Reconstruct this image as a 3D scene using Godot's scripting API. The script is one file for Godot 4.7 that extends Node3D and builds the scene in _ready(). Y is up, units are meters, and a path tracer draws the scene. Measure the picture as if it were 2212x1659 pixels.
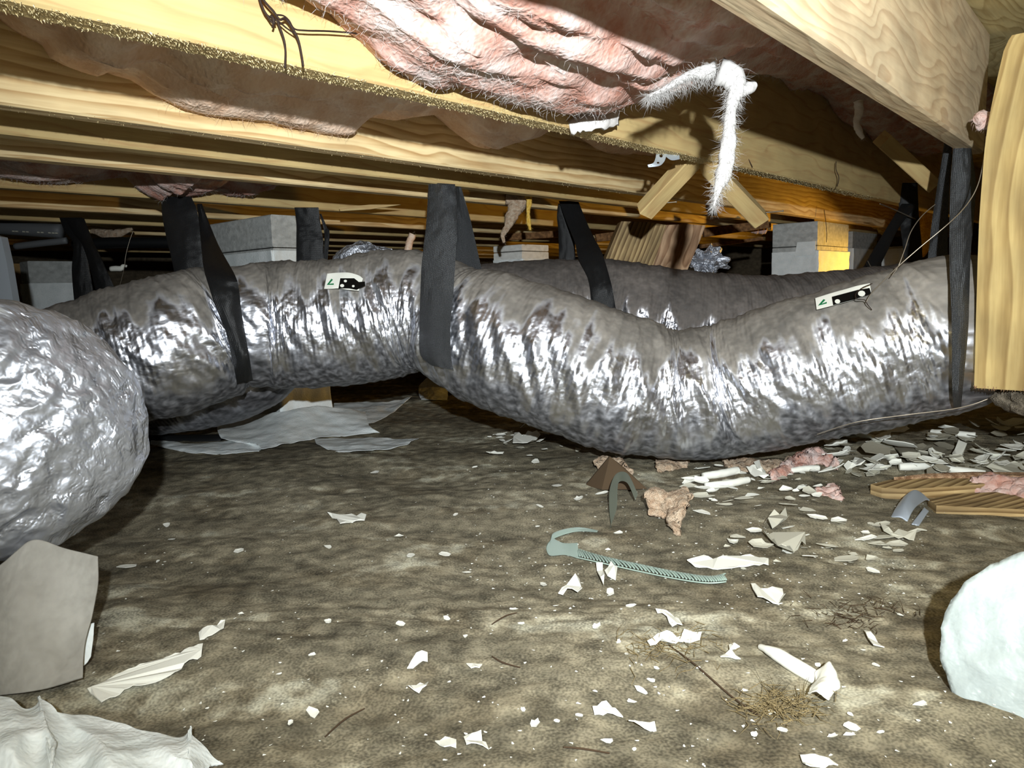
extends Node3D
# A low crawl space under a timber floor: insulated foil ducts hung in black webbing, joists with pink batts, dirt floor with torn white film.
# Lengths in metres, y up. The camera looks along -z; joists run along D, and N points away from the camera across them.

const FL := 1600.0                      # focal length in pixels of the 2212 x 1659 frame
const EYE := Vector3(0, 0.42, 0)
const JH := 0.675                       # underside of the joists
const SUB := 0.915                      # underside of the subfloor
var cam_x: Vector3
var cam_y: Vector3
var cam_f: Vector3
var D := Vector3(sin(deg_to_rad(42.49)), 0, -cos(deg_to_rad(42.49)))
var N := Vector3(-cos(deg_to_rad(42.49)), 0, -sin(deg_to_rad(42.49)))
var rng := RandomNumberGenerator.new()
var ng := FastNoiseLite.new()           # ground relief
var n3 := FastNoiseLite.new()           # general purpose
var nr := FastNoiseLite.new()           # ridged
var nc := FastNoiseLite.new()           # crumple
var used := {}
var M := {}


func set_axes() -> void:
	var p := deg_to_rad(7.37)
	var r := deg_to_rad(-1.52)
	var right := Vector3(1, 0, 0)
	var up := Vector3(0, cos(p), -sin(p))
	cam_f = Vector3(0, -sin(p), -cos(p))
	cam_x = right * cos(r) + up * sin(r)
	cam_y = up * cos(r) - right * sin(r)


func ray(x: float, y: float) -> Vector3:
	return cam_x * ((x - 1106.0) / FL) - cam_y * ((y - 829.5) / FL) + cam_f


func at(x: float, y: float, d: float) -> Vector3:      # the point d metres deep that stands at that pixel of the photograph
	return EYE + ray(x, y) * d


func on_y(x: float, y: float, h: float) -> Vector3:
	var r := ray(x, y)
	return EYE + r * ((h - EYE.y) / r.y)


func on_floor(x: float, y: float) -> Vector3:
	var p := on_y(x, y, 0.0)
	for i in 3:
		p = on_y(x, y, gh(p.x, p.z))
	return p


func on_n(x: float, y: float, n: float) -> Vector3:
	var r := ray(x, y)
	return EYE + r * (n / r.dot(N))


func sn(s: float, n: float, h: float) -> Vector3:
	var p := D * s + N * n
	return Vector3(p.x, h, p.z)


func gh(x: float, z: float) -> float:                  # height of the dirt
	var h := ng.get_noise_2d(x * 1.0, z * 1.6) * 0.016 + ng.get_noise_2d(x * 3.1 + 40.0, z * 5.0) * 0.006
	var m := Vector2((x - 1.45) / 0.75, (z + 1.85) / 0.28)
	h += 0.035 * exp(-m.length_squared())
	return h


func numbered(called: String) -> String:
	var k: int = used.get(called, 0)
	used[called] = k + 1
	return called if k == 0 else "%s_%03d" % [called, k]


func tag(o: Node3D, label: String, category: String, group := "") -> Node3D:
	o.set_meta("label", label)
	o.set_meta("category", category)
	if group:
		o.set_meta("group", group)
	return o


func thing(called: String, where := Vector3.ZERO) -> Node3D:
	var o := Node3D.new()
	o.name = numbered(called)
	o.position = where
	add_child(o)
	return o


func obj(called: String, mesh: Mesh, mat: Material, parent: Node3D = null) -> MeshInstance3D:
	var o := MeshInstance3D.new()
	o.mesh = mesh
	o.material_override = mat
	o.cast_shadow = GeometryInstance3D.SHADOW_CASTING_SETTING_ON
	if parent == null:
		o.name = numbered(called)
		add_child(o)
	else:
		o.name = called
		parent.add_child(o, true)
		o.position = -parent.position
	return o


func struct(called: String, mesh: Mesh, mat: Material) -> MeshInstance3D:
	var o := obj(called, mesh, mat)
	o.set_meta("kind", "structure")
	return o


func stuff(o: Node3D) -> Node3D:
	o.set_meta("kind", "stuff")
	return o


class Shape:
	var v := PackedVector3Array()
	var u := PackedVector2Array()
	var i := PackedInt32Array()

	func point(p: Vector3, uv: Vector2) -> int:
		v.append(p)
		u.append(uv)
		return v.size() - 1

	func tri(a: int, b: int, c: int) -> void:
		i.append(a)
		i.append(b)
		i.append(c)

	func quad(a: Vector3, b: Vector3, c: Vector3, d: Vector3, ua: Vector2, ub: Vector2, uc: Vector2, ud: Vector2) -> void:
		var k := v.size()
		point(a, ua)
		point(b, ub)
		point(c, uc)
		point(d, ud)
		tri(k, k + 1, k + 2)
		tri(k, k + 2, k + 3)

	# A grid of nu x nv points (u runs slowest). thick > 0 gives it a back and edges, offset along its normals or along dir.
	func grid(p: PackedVector3Array, uv: PackedVector2Array, nu: int, nv: int, wrap := false, thick := 0.0, dir := Vector3.ZERO) -> void:
		var base := v.size()
		v.append_array(p)
		u.append_array(uv)
		var last := nv if wrap else nv - 1
		for a in nu - 1:
			for b in last:
				var q0 := base + a * nv + b
				var q1 := base + a * nv + (b + 1) % nv
				var q2 := q0 + nv
				var q3 := q1 + nv
				tri(q0, q2, q1)
				tri(q1, q2, q3)
		if thick == 0.0:
			return
		var nn := PackedVector3Array()
		nn.resize(p.size())
		if dir != Vector3.ZERO:
			nn.fill(dir)
		else:
			for a in nu:
				for b in nv:
					var a0 := maxi(a - 1, 0)
					var a1 := mini(a + 1, nu - 1)
					var b0 := maxi(b - 1, 0)
					var b1 := mini(b + 1, nv - 1)
					nn[a * nv + b] = (p[a1 * nv + b] - p[a0 * nv + b]).cross(p[a * nv + b1] - p[a * nv + b0]).normalized()
		var back := v.size()
		for k in p.size():
			v.append(p[k] + nn[k] * thick)
			u.append(uv[k])
		for a in nu - 1:
			for b in last:
				var q0 := back + a * nv + b
				var q1 := back + a * nv + (b + 1) % nv
				tri(q0, q1, q0 + nv)
				tri(q1, q1 + nv, q0 + nv)
		var ring := []
		for b in nv - 1: ring.append(b)
		for a in nu - 1: ring.append(a * nv + nv - 1)
		for b in nv - 1: ring.append((nu - 1) * nv + nv - 1 - b)
		for a in nu - 1: ring.append((nu - 1 - a) * nv)
		for k in ring.size():
			var r0: int = ring[k]
			var r1: int = ring[(k + 1) % ring.size()]
			tri(base + r0, base + r1, back + r0)
			tri(base + r1, back + r1, back + r0)

	func done(smooth := true) -> ArrayMesh:
		var arr := []
		arr.resize(Mesh.ARRAY_MAX)
		arr[Mesh.ARRAY_VERTEX] = v
		arr[Mesh.ARRAY_TEX_UV] = u
		arr[Mesh.ARRAY_INDEX] = i
		if smooth:
			var nn := PackedVector3Array()
			nn.resize(v.size())
			for k in range(0, i.size(), 3):
				var a := i[k]
				var b := i[k + 1]
				var c := i[k + 2]
				var f := (v[c] - v[a]).cross(v[b] - v[a])
				nn[a] += f
				nn[b] += f
				nn[c] += f
			for k in nn.size():
				nn[k] = nn[k].normalized()
			arr[Mesh.ARRAY_NORMAL] = nn
		var m := ArrayMesh.new()
		m.add_surface_from_arrays(Mesh.PRIMITIVE_TRIANGLES, arr)
		return m


func cr(a: Vector3, b: Vector3, c: Vector3, d: Vector3, t: float) -> Vector3:
	return a.cubic_interpolate(b, a, c, 0) if false else 0.5 * (2.0 * b + (c - a) * t + (2.0 * a - 5.0 * b + 4.0 * c - d) * t * t + (3.0 * b - a - 3.0 * c + d) * t * t * t)


func curve(p: Array, t: float) -> Vector3:              # Catmull-Rom through p, t from 0 to 1
	var f := clampf(t, 0, 1) * (p.size() - 1)
	var k := mini(int(f), p.size() - 2)
	return cr(p[maxi(k - 1, 0)], p[k], p[k + 1], p[mini(k + 2, p.size() - 1)], f - k)


# a surface through rows of control points, made uneven by amp metres of noise at that frequency
func patch(rows: Array, nu: int, nv: int, amp := 0.0, freq := 8.0, thick := 0.0, uvs := Vector2.ONE, seed_ := 0.0, amp2 := 0.0) -> Shape:
	var p := PackedVector3Array()
	var uv := PackedVector2Array()
	for a in nu:
		var row := []
		var tu := a / float(nu - 1)
		for c in rows[0].size():
			var col := []
			for r in rows: col.append(r[c])
			row.append(curve(col, tu))
		for b in nv:
			var tv := b / float(nv - 1)
			p.append(curve(row, tv))
			uv.append(Vector2(tu, tv) * uvs)
	if amp > 0.0 or amp2 > 0.0:
		var q := p.duplicate()
		for a in nu:
			for b in nv:
				var k := a * nv + b
				var du := p[mini(a + 1, nu - 1) * nv + b] - p[maxi(a - 1, 0) * nv + b]
				var dv := p[a * nv + mini(b + 1, nv - 1)] - p[a * nv + maxi(b - 1, 0)]
				var w := p[k] * freq + Vector3.ONE * seed_
				q[k] = p[k] + du.cross(dv).normalized() * (amp * n3.get_noise_3dv(w) + amp2 * nc.get_noise_3dv(w))
		p = q
	var s := Shape.new()
	s.grid(p, uv, nu, nv, false, thick)
	return s


func ribbon(left: Array, right: Array, nu := 40, nv := 7, thick := 0.003, wave := 0.0, cup := 0.0) -> Shape:
	var p := PackedVector3Array()
	var uv := PackedVector2Array()
	var along := 0.0
	var before := Vector3.ZERO
	for a in nu:
		var t := a / float(nu - 1)
		var l := curve(left, t)
		var r := curve(right, t)
		if a: along += ((l + r) / 2.0).distance_to(before)
		before = (l + r) / 2.0
		var out := (EYE - before).normalized()
		for b in nv:
			var k := b / float(nv - 1)
			var q := l.lerp(r, k) + out * (cup * sin(PI * k) + wave * n3.get_noise_2d(along * 14.0, k * 5.0))
			p.append(q)
			uv.append(Vector2(k * l.distance_to(r), along))
	var s := Shape.new()
	s.grid(p, uv, nu, nv, false, thick, (before - EYE).normalized())
	return s


func tube(path: Array, radii: Array, nu := 24, nv := 8, rough := 0.0, caps := true) -> Shape:
	var p := PackedVector3Array()
	var uv := PackedVector2Array()
	var side := Vector3.ZERO
	var along := 0.0
	for a in nu:
		var t := a / float(nu - 1)
		var c := curve(path, t)
		var dir := (curve(path, minf(t + 0.01, 1)) - curve(path, maxf(t - 0.01, 0))).normalized()
		if a: along += c.distance_to(curve(path, (a - 1) / float(nu - 1)))
		side = (Vector3.UP if absf(dir.y) < 0.95 else Vector3.RIGHT) if a == 0 else side
		side = (side - dir * side.dot(dir)).normalized()
		var other := dir.cross(side)
		var f := t * (radii.size() - 1)
		var k := mini(int(f), maxi(radii.size() - 2, 0))
		var r: float = radii[0] if radii.size() == 1 else lerpf(radii[k], radii[k + 1], f - k)
		if caps and (a == 0 or a == nu - 1): r *= 0.02
		if caps and (a == 0 or a == nu - 1): c = curve(path, 1.0 / (nu - 1) if a == 0 else 1.0 - 1.0 / (nu - 1))
		for b in nv:
			var g := TAU * b / nv
			var q := side * cos(g) + other * sin(g)
			p.append(c + q * r * (1.0 + rough * n3.get_noise_3dv((c + q * r) * 60.0)))
			uv.append(Vector2(along, b / float(nv)))
	var s := Shape.new()
	s.grid(p, uv, nu, nv, true)
	return s


# a straight timber from a to b: w wide across (side), h high, with arrises taken off; uv in metres along and round it
func beam(a: Vector3, b: Vector3, side: Vector3, w: float, h: float, ch := 0.004, s: Shape = null) -> Shape:
	if s == null: s = Shape.new()
	var dir := (b - a).normalized()
	side = (side - dir * side.dot(dir)).normalized()
	var up := side.cross(dir).normalized()
	if up.y < 0: up = -up
	var W := w / 2
	var H := h / 2
	var ring := [[-W, -H + ch], [-W, H - ch], [-W + ch, H], [W - ch, H], [W, H - ch], [W, -H + ch], [W - ch, -H], [-W + ch, -H]]
	var round_ := 0.0
	var len_ := a.distance_to(b)
	for k in 8:
		var q0: Array = ring[k]
		var q1: Array = ring[(k + 1) % 8]
		var o0: Vector3 = side * q0[0] + up * q0[1]
		var o1: Vector3 = side * q1[0] + up * q1[1]
		var step := o0.distance_to(o1)
		s.quad(a + o0, a + o1, b + o1, b + o0, Vector2(0, round_), Vector2(0, round_ + step), Vector2(len_, round_ + step), Vector2(len_, round_))
		round_ += step
	for e in 2:
		var c := a if e == 0 else b
		var k0 := s.v.size()
		for q in ring: s.point(c + side * q[0] + up * q[1], Vector2(q[1] * 0.2, q[0]))
		for k in range(1, 7):
			if e == 0: s.tri(k0, k0 + k + 1, k0 + k)
			else: s.tri(k0, k0 + k, k0 + k + 1)
	return s


func prism(face: Array, back: Vector3, s: Shape = null, uvs := 1.0) -> Shape:      # a flat outline carried back by a vector
	if s == null: s = Shape.new()
	var flat := PackedVector2Array()
	var ex: Vector3 = (face[1] - face[0]).normalized()
	var nn := Vector3.ZERO
	for k in face.size():
		var q0: Vector3 = face[k]
		nn += (q0 - face[0]).cross(face[(k + 1) % face.size()] - face[0])
	nn = nn.normalized()
	var ey := nn.cross(ex)
	for q in face: flat.append(Vector2((q - face[0]).dot(ex), (q - face[0]).dot(ey)))
	var t := Geometry2D.triangulate_polygon(flat)
	for e in 2:
		var k0 := s.v.size()
		for k in face.size(): s.point(face[k] + back * float(e), flat[k] * uvs)
		for k in range(0, t.size(), 3):
			if (e == 0) == (nn.dot(back) < 0.0): s.tri(k0 + t[k], k0 + t[k + 2], k0 + t[k + 1])
			else: s.tri(k0 + t[k], k0 + t[k + 1], k0 + t[k + 2])
	var along := 0.0
	for k in face.size():
		var q0: Vector3 = face[k]
		var q1: Vector3 = face[(k + 1) % face.size()]
		var step := q0.distance_to(q1)
		s.quad(q0, q1, q1 + back, q0 + back, Vector2(along, 0) * uvs, Vector2(along + step, 0) * uvs, Vector2(along + step, back.length()) * uvs, Vector2(along, back.length()) * uvs)
		along += step
	return s


func pts(flat: Array, d: float) -> Array:               # [x, y, x, y ...] at one depth
	var out := []
	for k in range(0, flat.size(), 2): out.append(at(flat[k], flat[k + 1], d))
	return out


func pxd(flat: Array) -> Array:                          # [x, y, depth ...]
	var out := []
	for k in range(0, flat.size(), 3): out.append(at(flat[k], flat[k + 1], flat[k + 2]))
	return out


# hair: thin three-sided spikes that start at the given points
func hairs(roots: Array, dirs: Array, length: float, wide: float, spread: float, s: Shape = null, curl := 0.3) -> Shape:
	if s == null: s = Shape.new()
	for k in roots.size():
		var dir: Vector3 = (dirs[k] + Vector3(rng.randf_range(-1, 1), rng.randf_range(-1, 1), rng.randf_range(-1, 1)) * spread).normalized()
		var side := dir.cross(Vector3(rng.randf_range(-1, 1), rng.randf_range(-1, 1), 0.3)).normalized()
		var other := dir.cross(side)
		var l := length * rng.randf_range(0.35, 1.0)
		var root: Vector3 = roots[k]
		var mid := root + dir * l * 0.55
		var tip := root + dir * l + side * l * curl * rng.randf_range(-1, 1)
		var k0 := s.v.size()
		for c in 3:
			var g := TAU * c / 3.0
			s.point(root + (side * cos(g) + other * sin(g)) * wide, Vector2(0, c))
		for c in 3:
			var g := TAU * c / 3.0
			s.point(mid + (side * cos(g) + other * sin(g)) * wide * 0.7, Vector2(0.5, c))
		s.point(tip, Vector2(1, 0))
		for c in 3:
			var c1 := (c + 1) % 3
			s.tri(k0 + c, k0 + 3 + c, k0 + c1)
			s.tri(k0 + c1, k0 + 3 + c, k0 + 3 + c1)
			s.tri(k0 + 3 + c, k0 + 6, k0 + 3 + c1)
	return s


# ---- textures: what the surfaces are made of ----
func noise_px(w: int, h: int, freq: float, seed_: int, oct := 4, kind := FastNoiseLite.TYPE_SIMPLEX_SMOOTH, cell := -1) -> PackedByteArray:
	var f := FastNoiseLite.new()
	f.seed = seed_
	f.noise_type = kind
	f.frequency = freq
	f.fractal_octaves = oct
	if oct <= 1: f.fractal_type = FastNoiseLite.FRACTAL_NONE
	if cell >= 0: f.cellular_return_type = cell as FastNoiseLite.CellularReturnType
	var im := f.get_seamless_image(w, h)
	return im.get_data()


func stretched(w: int, h: int, w0: int, h0: int, freq: float, seed_: int, oct := 4) -> PackedByteArray:
	var f := FastNoiseLite.new()
	f.seed = seed_
	f.frequency = freq
	f.fractal_octaves = oct
	var im := f.get_seamless_image(w0, h0)
	im.resize(w, h, Image.INTERPOLATE_CUBIC)
	return im.get_data()


func tex(w: int, h: int, px: PackedByteArray, fmt := Image.FORMAT_RGB8) -> ImageTexture:
	return ImageTexture.create_from_image(Image.create_from_data(w, h, false, fmt, px))


func mat(called: String, color: Color, rough := 0.8, metal := 0.0, spec := 0.4) -> StandardMaterial3D:
	var m := StandardMaterial3D.new()
	m.resource_name = called
	m.albedo_color = color
	m.roughness = rough
	m.metallic = metal
	m.metallic_specular = spec
	m.cull_mode = BaseMaterial3D.CULL_DISABLED
	return m


func relief(m: BaseMaterial3D, t: Texture2D, cm: float) -> BaseMaterial3D:
	m.heightmap_enabled = true
	m.heightmap_texture = t
	m.heightmap_scale = cm
	return m


# timber: growth rings run along u (1 m of timber = 1 of u, 0.3 m = 1 of v)
func wood(called: String, light: Color, dark: Color, rings: float, waver: float, sharp: float, mottled: float, seed_: int) -> StandardMaterial3D:
	var w := 1024
	var h := 512
	var a := stretched(w, h, 128, 128, 0.012, seed_, 3)
	var b := stretched(w, h, 128, 512, 0.05, seed_ + 1, 3)
	var c := noise_px(w, h, 0.006, seed_ + 2, 4)
	var px := PackedByteArray()
	var hp := PackedByteArray()
	px.resize(w * h * 3)
	hp.resize(w * h)
	for y in h:
		for x in w:
			var k := y * w + x
			var f := y / float(h) * rings + (a[k] / 255.0 - 0.5) * waver
			f = f - floorf(f)
			var ring := pow(f, sharp)                  # slow to darken, then a hard edge
			if f > 0.9: ring *= (1.0 - f) * 10.0
			var g := b[k] / 255.0
			var t := clampf(ring * 0.85 + (g - 0.5) * 0.5, 0, 1)
			var e := 1.0 - mottled * (c[k] / 255.0 - 0.4)
			px[k * 3] = int(clampf(lerpf(light.r, dark.r, t) * e, 0, 1) * 255.0)
			px[k * 3 + 1] = int(clampf(lerpf(light.g, dark.g, t) * e, 0, 1) * 255.0)
			px[k * 3 + 2] = int(clampf(lerpf(light.b, dark.b, t) * e, 0, 1) * 255.0)
			hp[k] = int(clampf(0.5 + (g - 0.5) * 0.7 - ring * 0.25, 0, 1) * 255.0)
	var m := mat(called, Color.WHITE, 0.72, 0.0, 0.4)
	m.albedo_texture = tex(w, h, px)
	m.uv1_scale = Vector3(1.0, 1.0 / 0.3, 1)
	relief(m, tex(w, h, hp, Image.FORMAT_L8), 0.08)
	return m


# aluminised film under dust. u: 2 m of duct, v: once round from the top, down the near side. The dust lies on top; scuffs dull the underside.
func foil(called: String, seed_: int, dusty: float, low_at: float, dust_color: Color, film: Color, r0: float, shine := 1.0) -> ORMMaterial3D:
	var w := 1024
	var h := 512
	var streak := stretched(w, h, 1024, 64, 0.03, seed_, 4)
	var blot := noise_px(w, h, 0.012, seed_ + 1, 5)
	var fine := noise_px(w, h, 0.09, seed_ + 2, 3)
	var px := PackedByteArray()
	var orm := PackedByteArray()
	px.resize(w * h * 3)
	orm.resize(w * h * 3)
	for y in h:
		var ang := y / float(h) * 360.0
		if ang > 180.0: ang = 360.0 - ang
		for x in w:
			var k := y * w + x
			var s := streak[k] / 255.0 - 0.5
			var bl := blot[k] / 255.0 - 0.5
			var fi := fine[k] / 255.0 - 0.5
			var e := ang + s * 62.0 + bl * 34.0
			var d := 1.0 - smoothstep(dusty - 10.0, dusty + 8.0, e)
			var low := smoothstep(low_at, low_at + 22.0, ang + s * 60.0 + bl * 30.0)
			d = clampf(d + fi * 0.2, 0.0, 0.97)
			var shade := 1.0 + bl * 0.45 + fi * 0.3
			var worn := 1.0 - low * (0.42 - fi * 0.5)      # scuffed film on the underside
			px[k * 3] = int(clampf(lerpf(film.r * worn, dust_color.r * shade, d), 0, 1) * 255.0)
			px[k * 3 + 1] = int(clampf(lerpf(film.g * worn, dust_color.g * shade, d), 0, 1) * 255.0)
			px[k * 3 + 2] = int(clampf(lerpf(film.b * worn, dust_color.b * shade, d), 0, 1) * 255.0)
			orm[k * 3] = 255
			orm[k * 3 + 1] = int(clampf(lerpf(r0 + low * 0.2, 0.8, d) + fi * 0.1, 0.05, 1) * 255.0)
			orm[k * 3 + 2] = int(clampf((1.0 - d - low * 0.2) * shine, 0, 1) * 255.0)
	var m := ORMMaterial3D.new()
	m.resource_name = called
	m.albedo_texture = tex(w, h, px)
	m.orm_texture = tex(w, h, orm)
	m.cull_mode = BaseMaterial3D.CULL_DISABLED
	return m


func crumple_tex(w: int, h: int, seed_: int, coarse: float, scrim: float, even := false, streaks := 0.45) -> ImageTexture:
	var a := noise_px(w, h, coarse, seed_, 2, FastNoiseLite.TYPE_CELLULAR, FastNoiseLite.RETURN_DISTANCE2_SUB)
	var b := stretched(w, h, w, h / 6, coarse * 1.3, seed_ + 5, 4)
	var c := noise_px(w, h, coarse * 3.0, seed_ + 9, 3)
	var px := PackedByteArray()
	px.resize(w * h)
	for y in h:
		for x in w:
			var k := y * w + x
			var g := sin(x * TAU / 5.0) * scrim
			var ang := y / float(h) * 360.0
			if ang > 180.0: ang = 360.0 - ang
			var slack := lerpf(0.3, 1.0, smoothstep(35.0, 75.0, ang)) * lerpf(1.0, 0.22, smoothstep(100.0, 130.0, ang)) if even == false else 1.0
			px[k] = int(clampf(128.0 + (a[k] * 0.32 + b[k] * streaks + c[k] * (0.63 - streaks) - 118.0) * slack + g, 0, 255))
	return tex(w, h, px, Image.FORMAT_L8)


func creased_tex(w: int, h: int, seed_: int) -> ImageTexture:     # long sharp creases between flat facets
	var f := FastNoiseLite.new()
	f.seed = seed_
	f.noise_type = FastNoiseLite.TYPE_SIMPLEX
	f.frequency = 0.005
	f.fractal_type = FastNoiseLite.FRACTAL_RIDGED
	f.fractal_octaves = 4
	f.fractal_gain = 0.55
	f.domain_warp_enabled = true
	f.domain_warp_amplitude = 40.0
	f.domain_warp_frequency = 0.008
	var im := f.get_seamless_image(w, h)
	var a := im.get_data()
	var b := noise_px(w, h, 0.02, seed_ + 1, 2, FastNoiseLite.TYPE_CELLULAR, FastNoiseLite.RETURN_DISTANCE2_SUB)
	var px := PackedByteArray()
	px.resize(w * h)
	for k in w * h:
		var r := a[k] / 255.0
		px[k] = int(clampf(r * r * 200.0 + b[k] * 0.2, 0, 255))
	return tex(w, h, px, Image.FORMAT_L8)


func blotchy(called: String, c0: Color, c1: Color, freq: float, seed_: int, rough: float, cm: float, scale := 1.0, tri := true, size := 512) -> StandardMaterial3D:
	var a := noise_px(size, size, freq, seed_, 5)
	var b := noise_px(size, size, freq * 9.0, seed_ + 1, 3)
	var px := PackedByteArray()
	var hp := PackedByteArray()
	px.resize(size * size * 3)
	hp.resize(size * size)
	for k in size * size:
		var t := clampf((a[k] / 255.0 - 0.5) * 1.9 + 0.5 + (b[k] / 255.0 - 0.5) * 0.7, 0, 1)
		px[k * 3] = int(lerpf(c0.r, c1.r, t) * 255.0)
		px[k * 3 + 1] = int(lerpf(c0.g, c1.g, t) * 255.0)
		px[k * 3 + 2] = int(lerpf(c0.b, c1.b, t) * 255.0)
		hp[k] = int(a[k] * 0.55 + b[k] * 0.45)
	var m := mat(called, Color.WHITE, rough)
	m.albedo_texture = tex(size, size, px)
	if cm > 0.0: relief(m, tex(size, size, hp, Image.FORMAT_L8), cm)
	m.uv1_scale = Vector3.ONE * scale
	m.uv1_triplanar = tri
	return m


func ground_mat() -> StandardMaterial3D:
	var w := 1024
	var a := noise_px(w, w, 0.006, 11, 5)
	var b := stretched(w, w, 256, 1024, 0.02, 12, 5)      # long smears, left to right
	var c := noise_px(w, w, 0.05, 13, 4)
	var d := noise_px(w, w, 0.012, 14, 3)
	var px := PackedByteArray()
	px.resize(w * w * 3)
	for k in w * w:
		var t := (a[k] - 128) / 128.0
		var s := (b[k] - 128) / 128.0
		var f := (c[k] - 128) / 128.0
		var g := (d[k] - 128) / 128.0
		var e := 1.0 + t * 0.16 + f * 0.22 + s * 0.14
		var chalk := smoothstep(0.22, 0.85, s * 0.75 + t * 0.55 + f * 0.45)
		var damp := smoothstep(0.15, 0.6, g + s * 0.4)
		var r := lerpf(0.555, 0.505, damp) * e
		var gg := lerpf(0.525, 0.47, damp) * e
		var bb := lerpf(0.45, 0.395, damp) * e
		px[k * 3] = int(clampf(lerpf(r, 0.76, chalk), 0, 1) * 255.0)
		px[k * 3 + 1] = int(clampf(lerpf(gg, 0.745, chalk), 0, 1) * 255.0)
		px[k * 3 + 2] = int(clampf(lerpf(bb, 0.67, chalk), 0, 1) * 255.0)
	var q := noise_px(512, 512, 0.02, 21, 6)
	var z := noise_px(512, 512, 0.22, 22, 2)
	var dp := PackedByteArray()
	var hp := PackedByteArray()
	dp.resize(512 * 512 * 3)
	hp.resize(512 * 512)
	for k in 512 * 512:
		var sp := 1.0 if z[k] < 205 else 1.25
		var e := clampf((0.86 + (q[k] - 128) / 128.0 * 0.2 + (z[k] - 128) / 128.0 * 0.3) * sp, 0, 1)
		dp[k * 3] = int(e * 255.0)
		dp[k * 3 + 1] = int(e * 255.0)
		dp[k * 3 + 2] = int(e * 252.0)
		hp[k] = int(q[k] * 0.6 + z[k] * 0.4)
	var m := mat("dusty_dirt", Color.WHITE, 0.95, 0.0, 0.25)
	m.albedo_texture = tex(w, w, px)
	m.uv1_scale = Vector3(0.42, 0.42, 1)
	m.detail_enabled = true
	m.detail_albedo = tex(512, 512, dp)
	m.detail_blend_mode = BaseMaterial3D.BLEND_MODE_MUL
	m.detail_uv_layer = BaseMaterial3D.DETAIL_UV_2
	m.uv2_triplanar = true
	m.uv2_scale = Vector3.ONE * 2.1
	var hb := noise_px(1024, 1024, 0.05, 25, 5)
	relief(m, tex(1024, 1024, hb, Image.FORMAT_L8), 0.32)
	return m


func webbing(deep: float, shiny: float, metal := 0.0, light := 1.0, rough := 0.36) -> StandardMaterial3D:
	var w := 256
	var z := noise_px(w, w, 0.08, 31, 3)
	var hp := PackedByteArray()
	var px := PackedByteArray()
	hp.resize(w * w)
	px.resize(w * w * 3)
	for y in w:
		for x in w:
			var k := y * w + x
			var g := 0.5 + 0.3 * sin(y * TAU / 8.0 + 1.2 * sin(x * TAU / 16.0)) + 0.2 * sin(x * TAU / 8.0)
			hp[k] = int(clampf(g * 200.0 + z[k] * 0.2, 0, 255))
			var e := (0.08 + z[k] / 255.0 * 0.06) * light
			px[k * 3] = int(e * 255.0)
			px[k * 3 + 1] = int(e * 262.0)
			px[k * 3 + 2] = int(e * 270.0)
	var m := mat("black_webbing", Color.WHITE, rough, metal, shiny)
	m.albedo_texture = tex(w, w, px)
	m.uv1_scale = Vector3(18, 18, 1)
	relief(m, tex(w, w, hp, Image.FORMAT_L8), deep)
	return m


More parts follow.
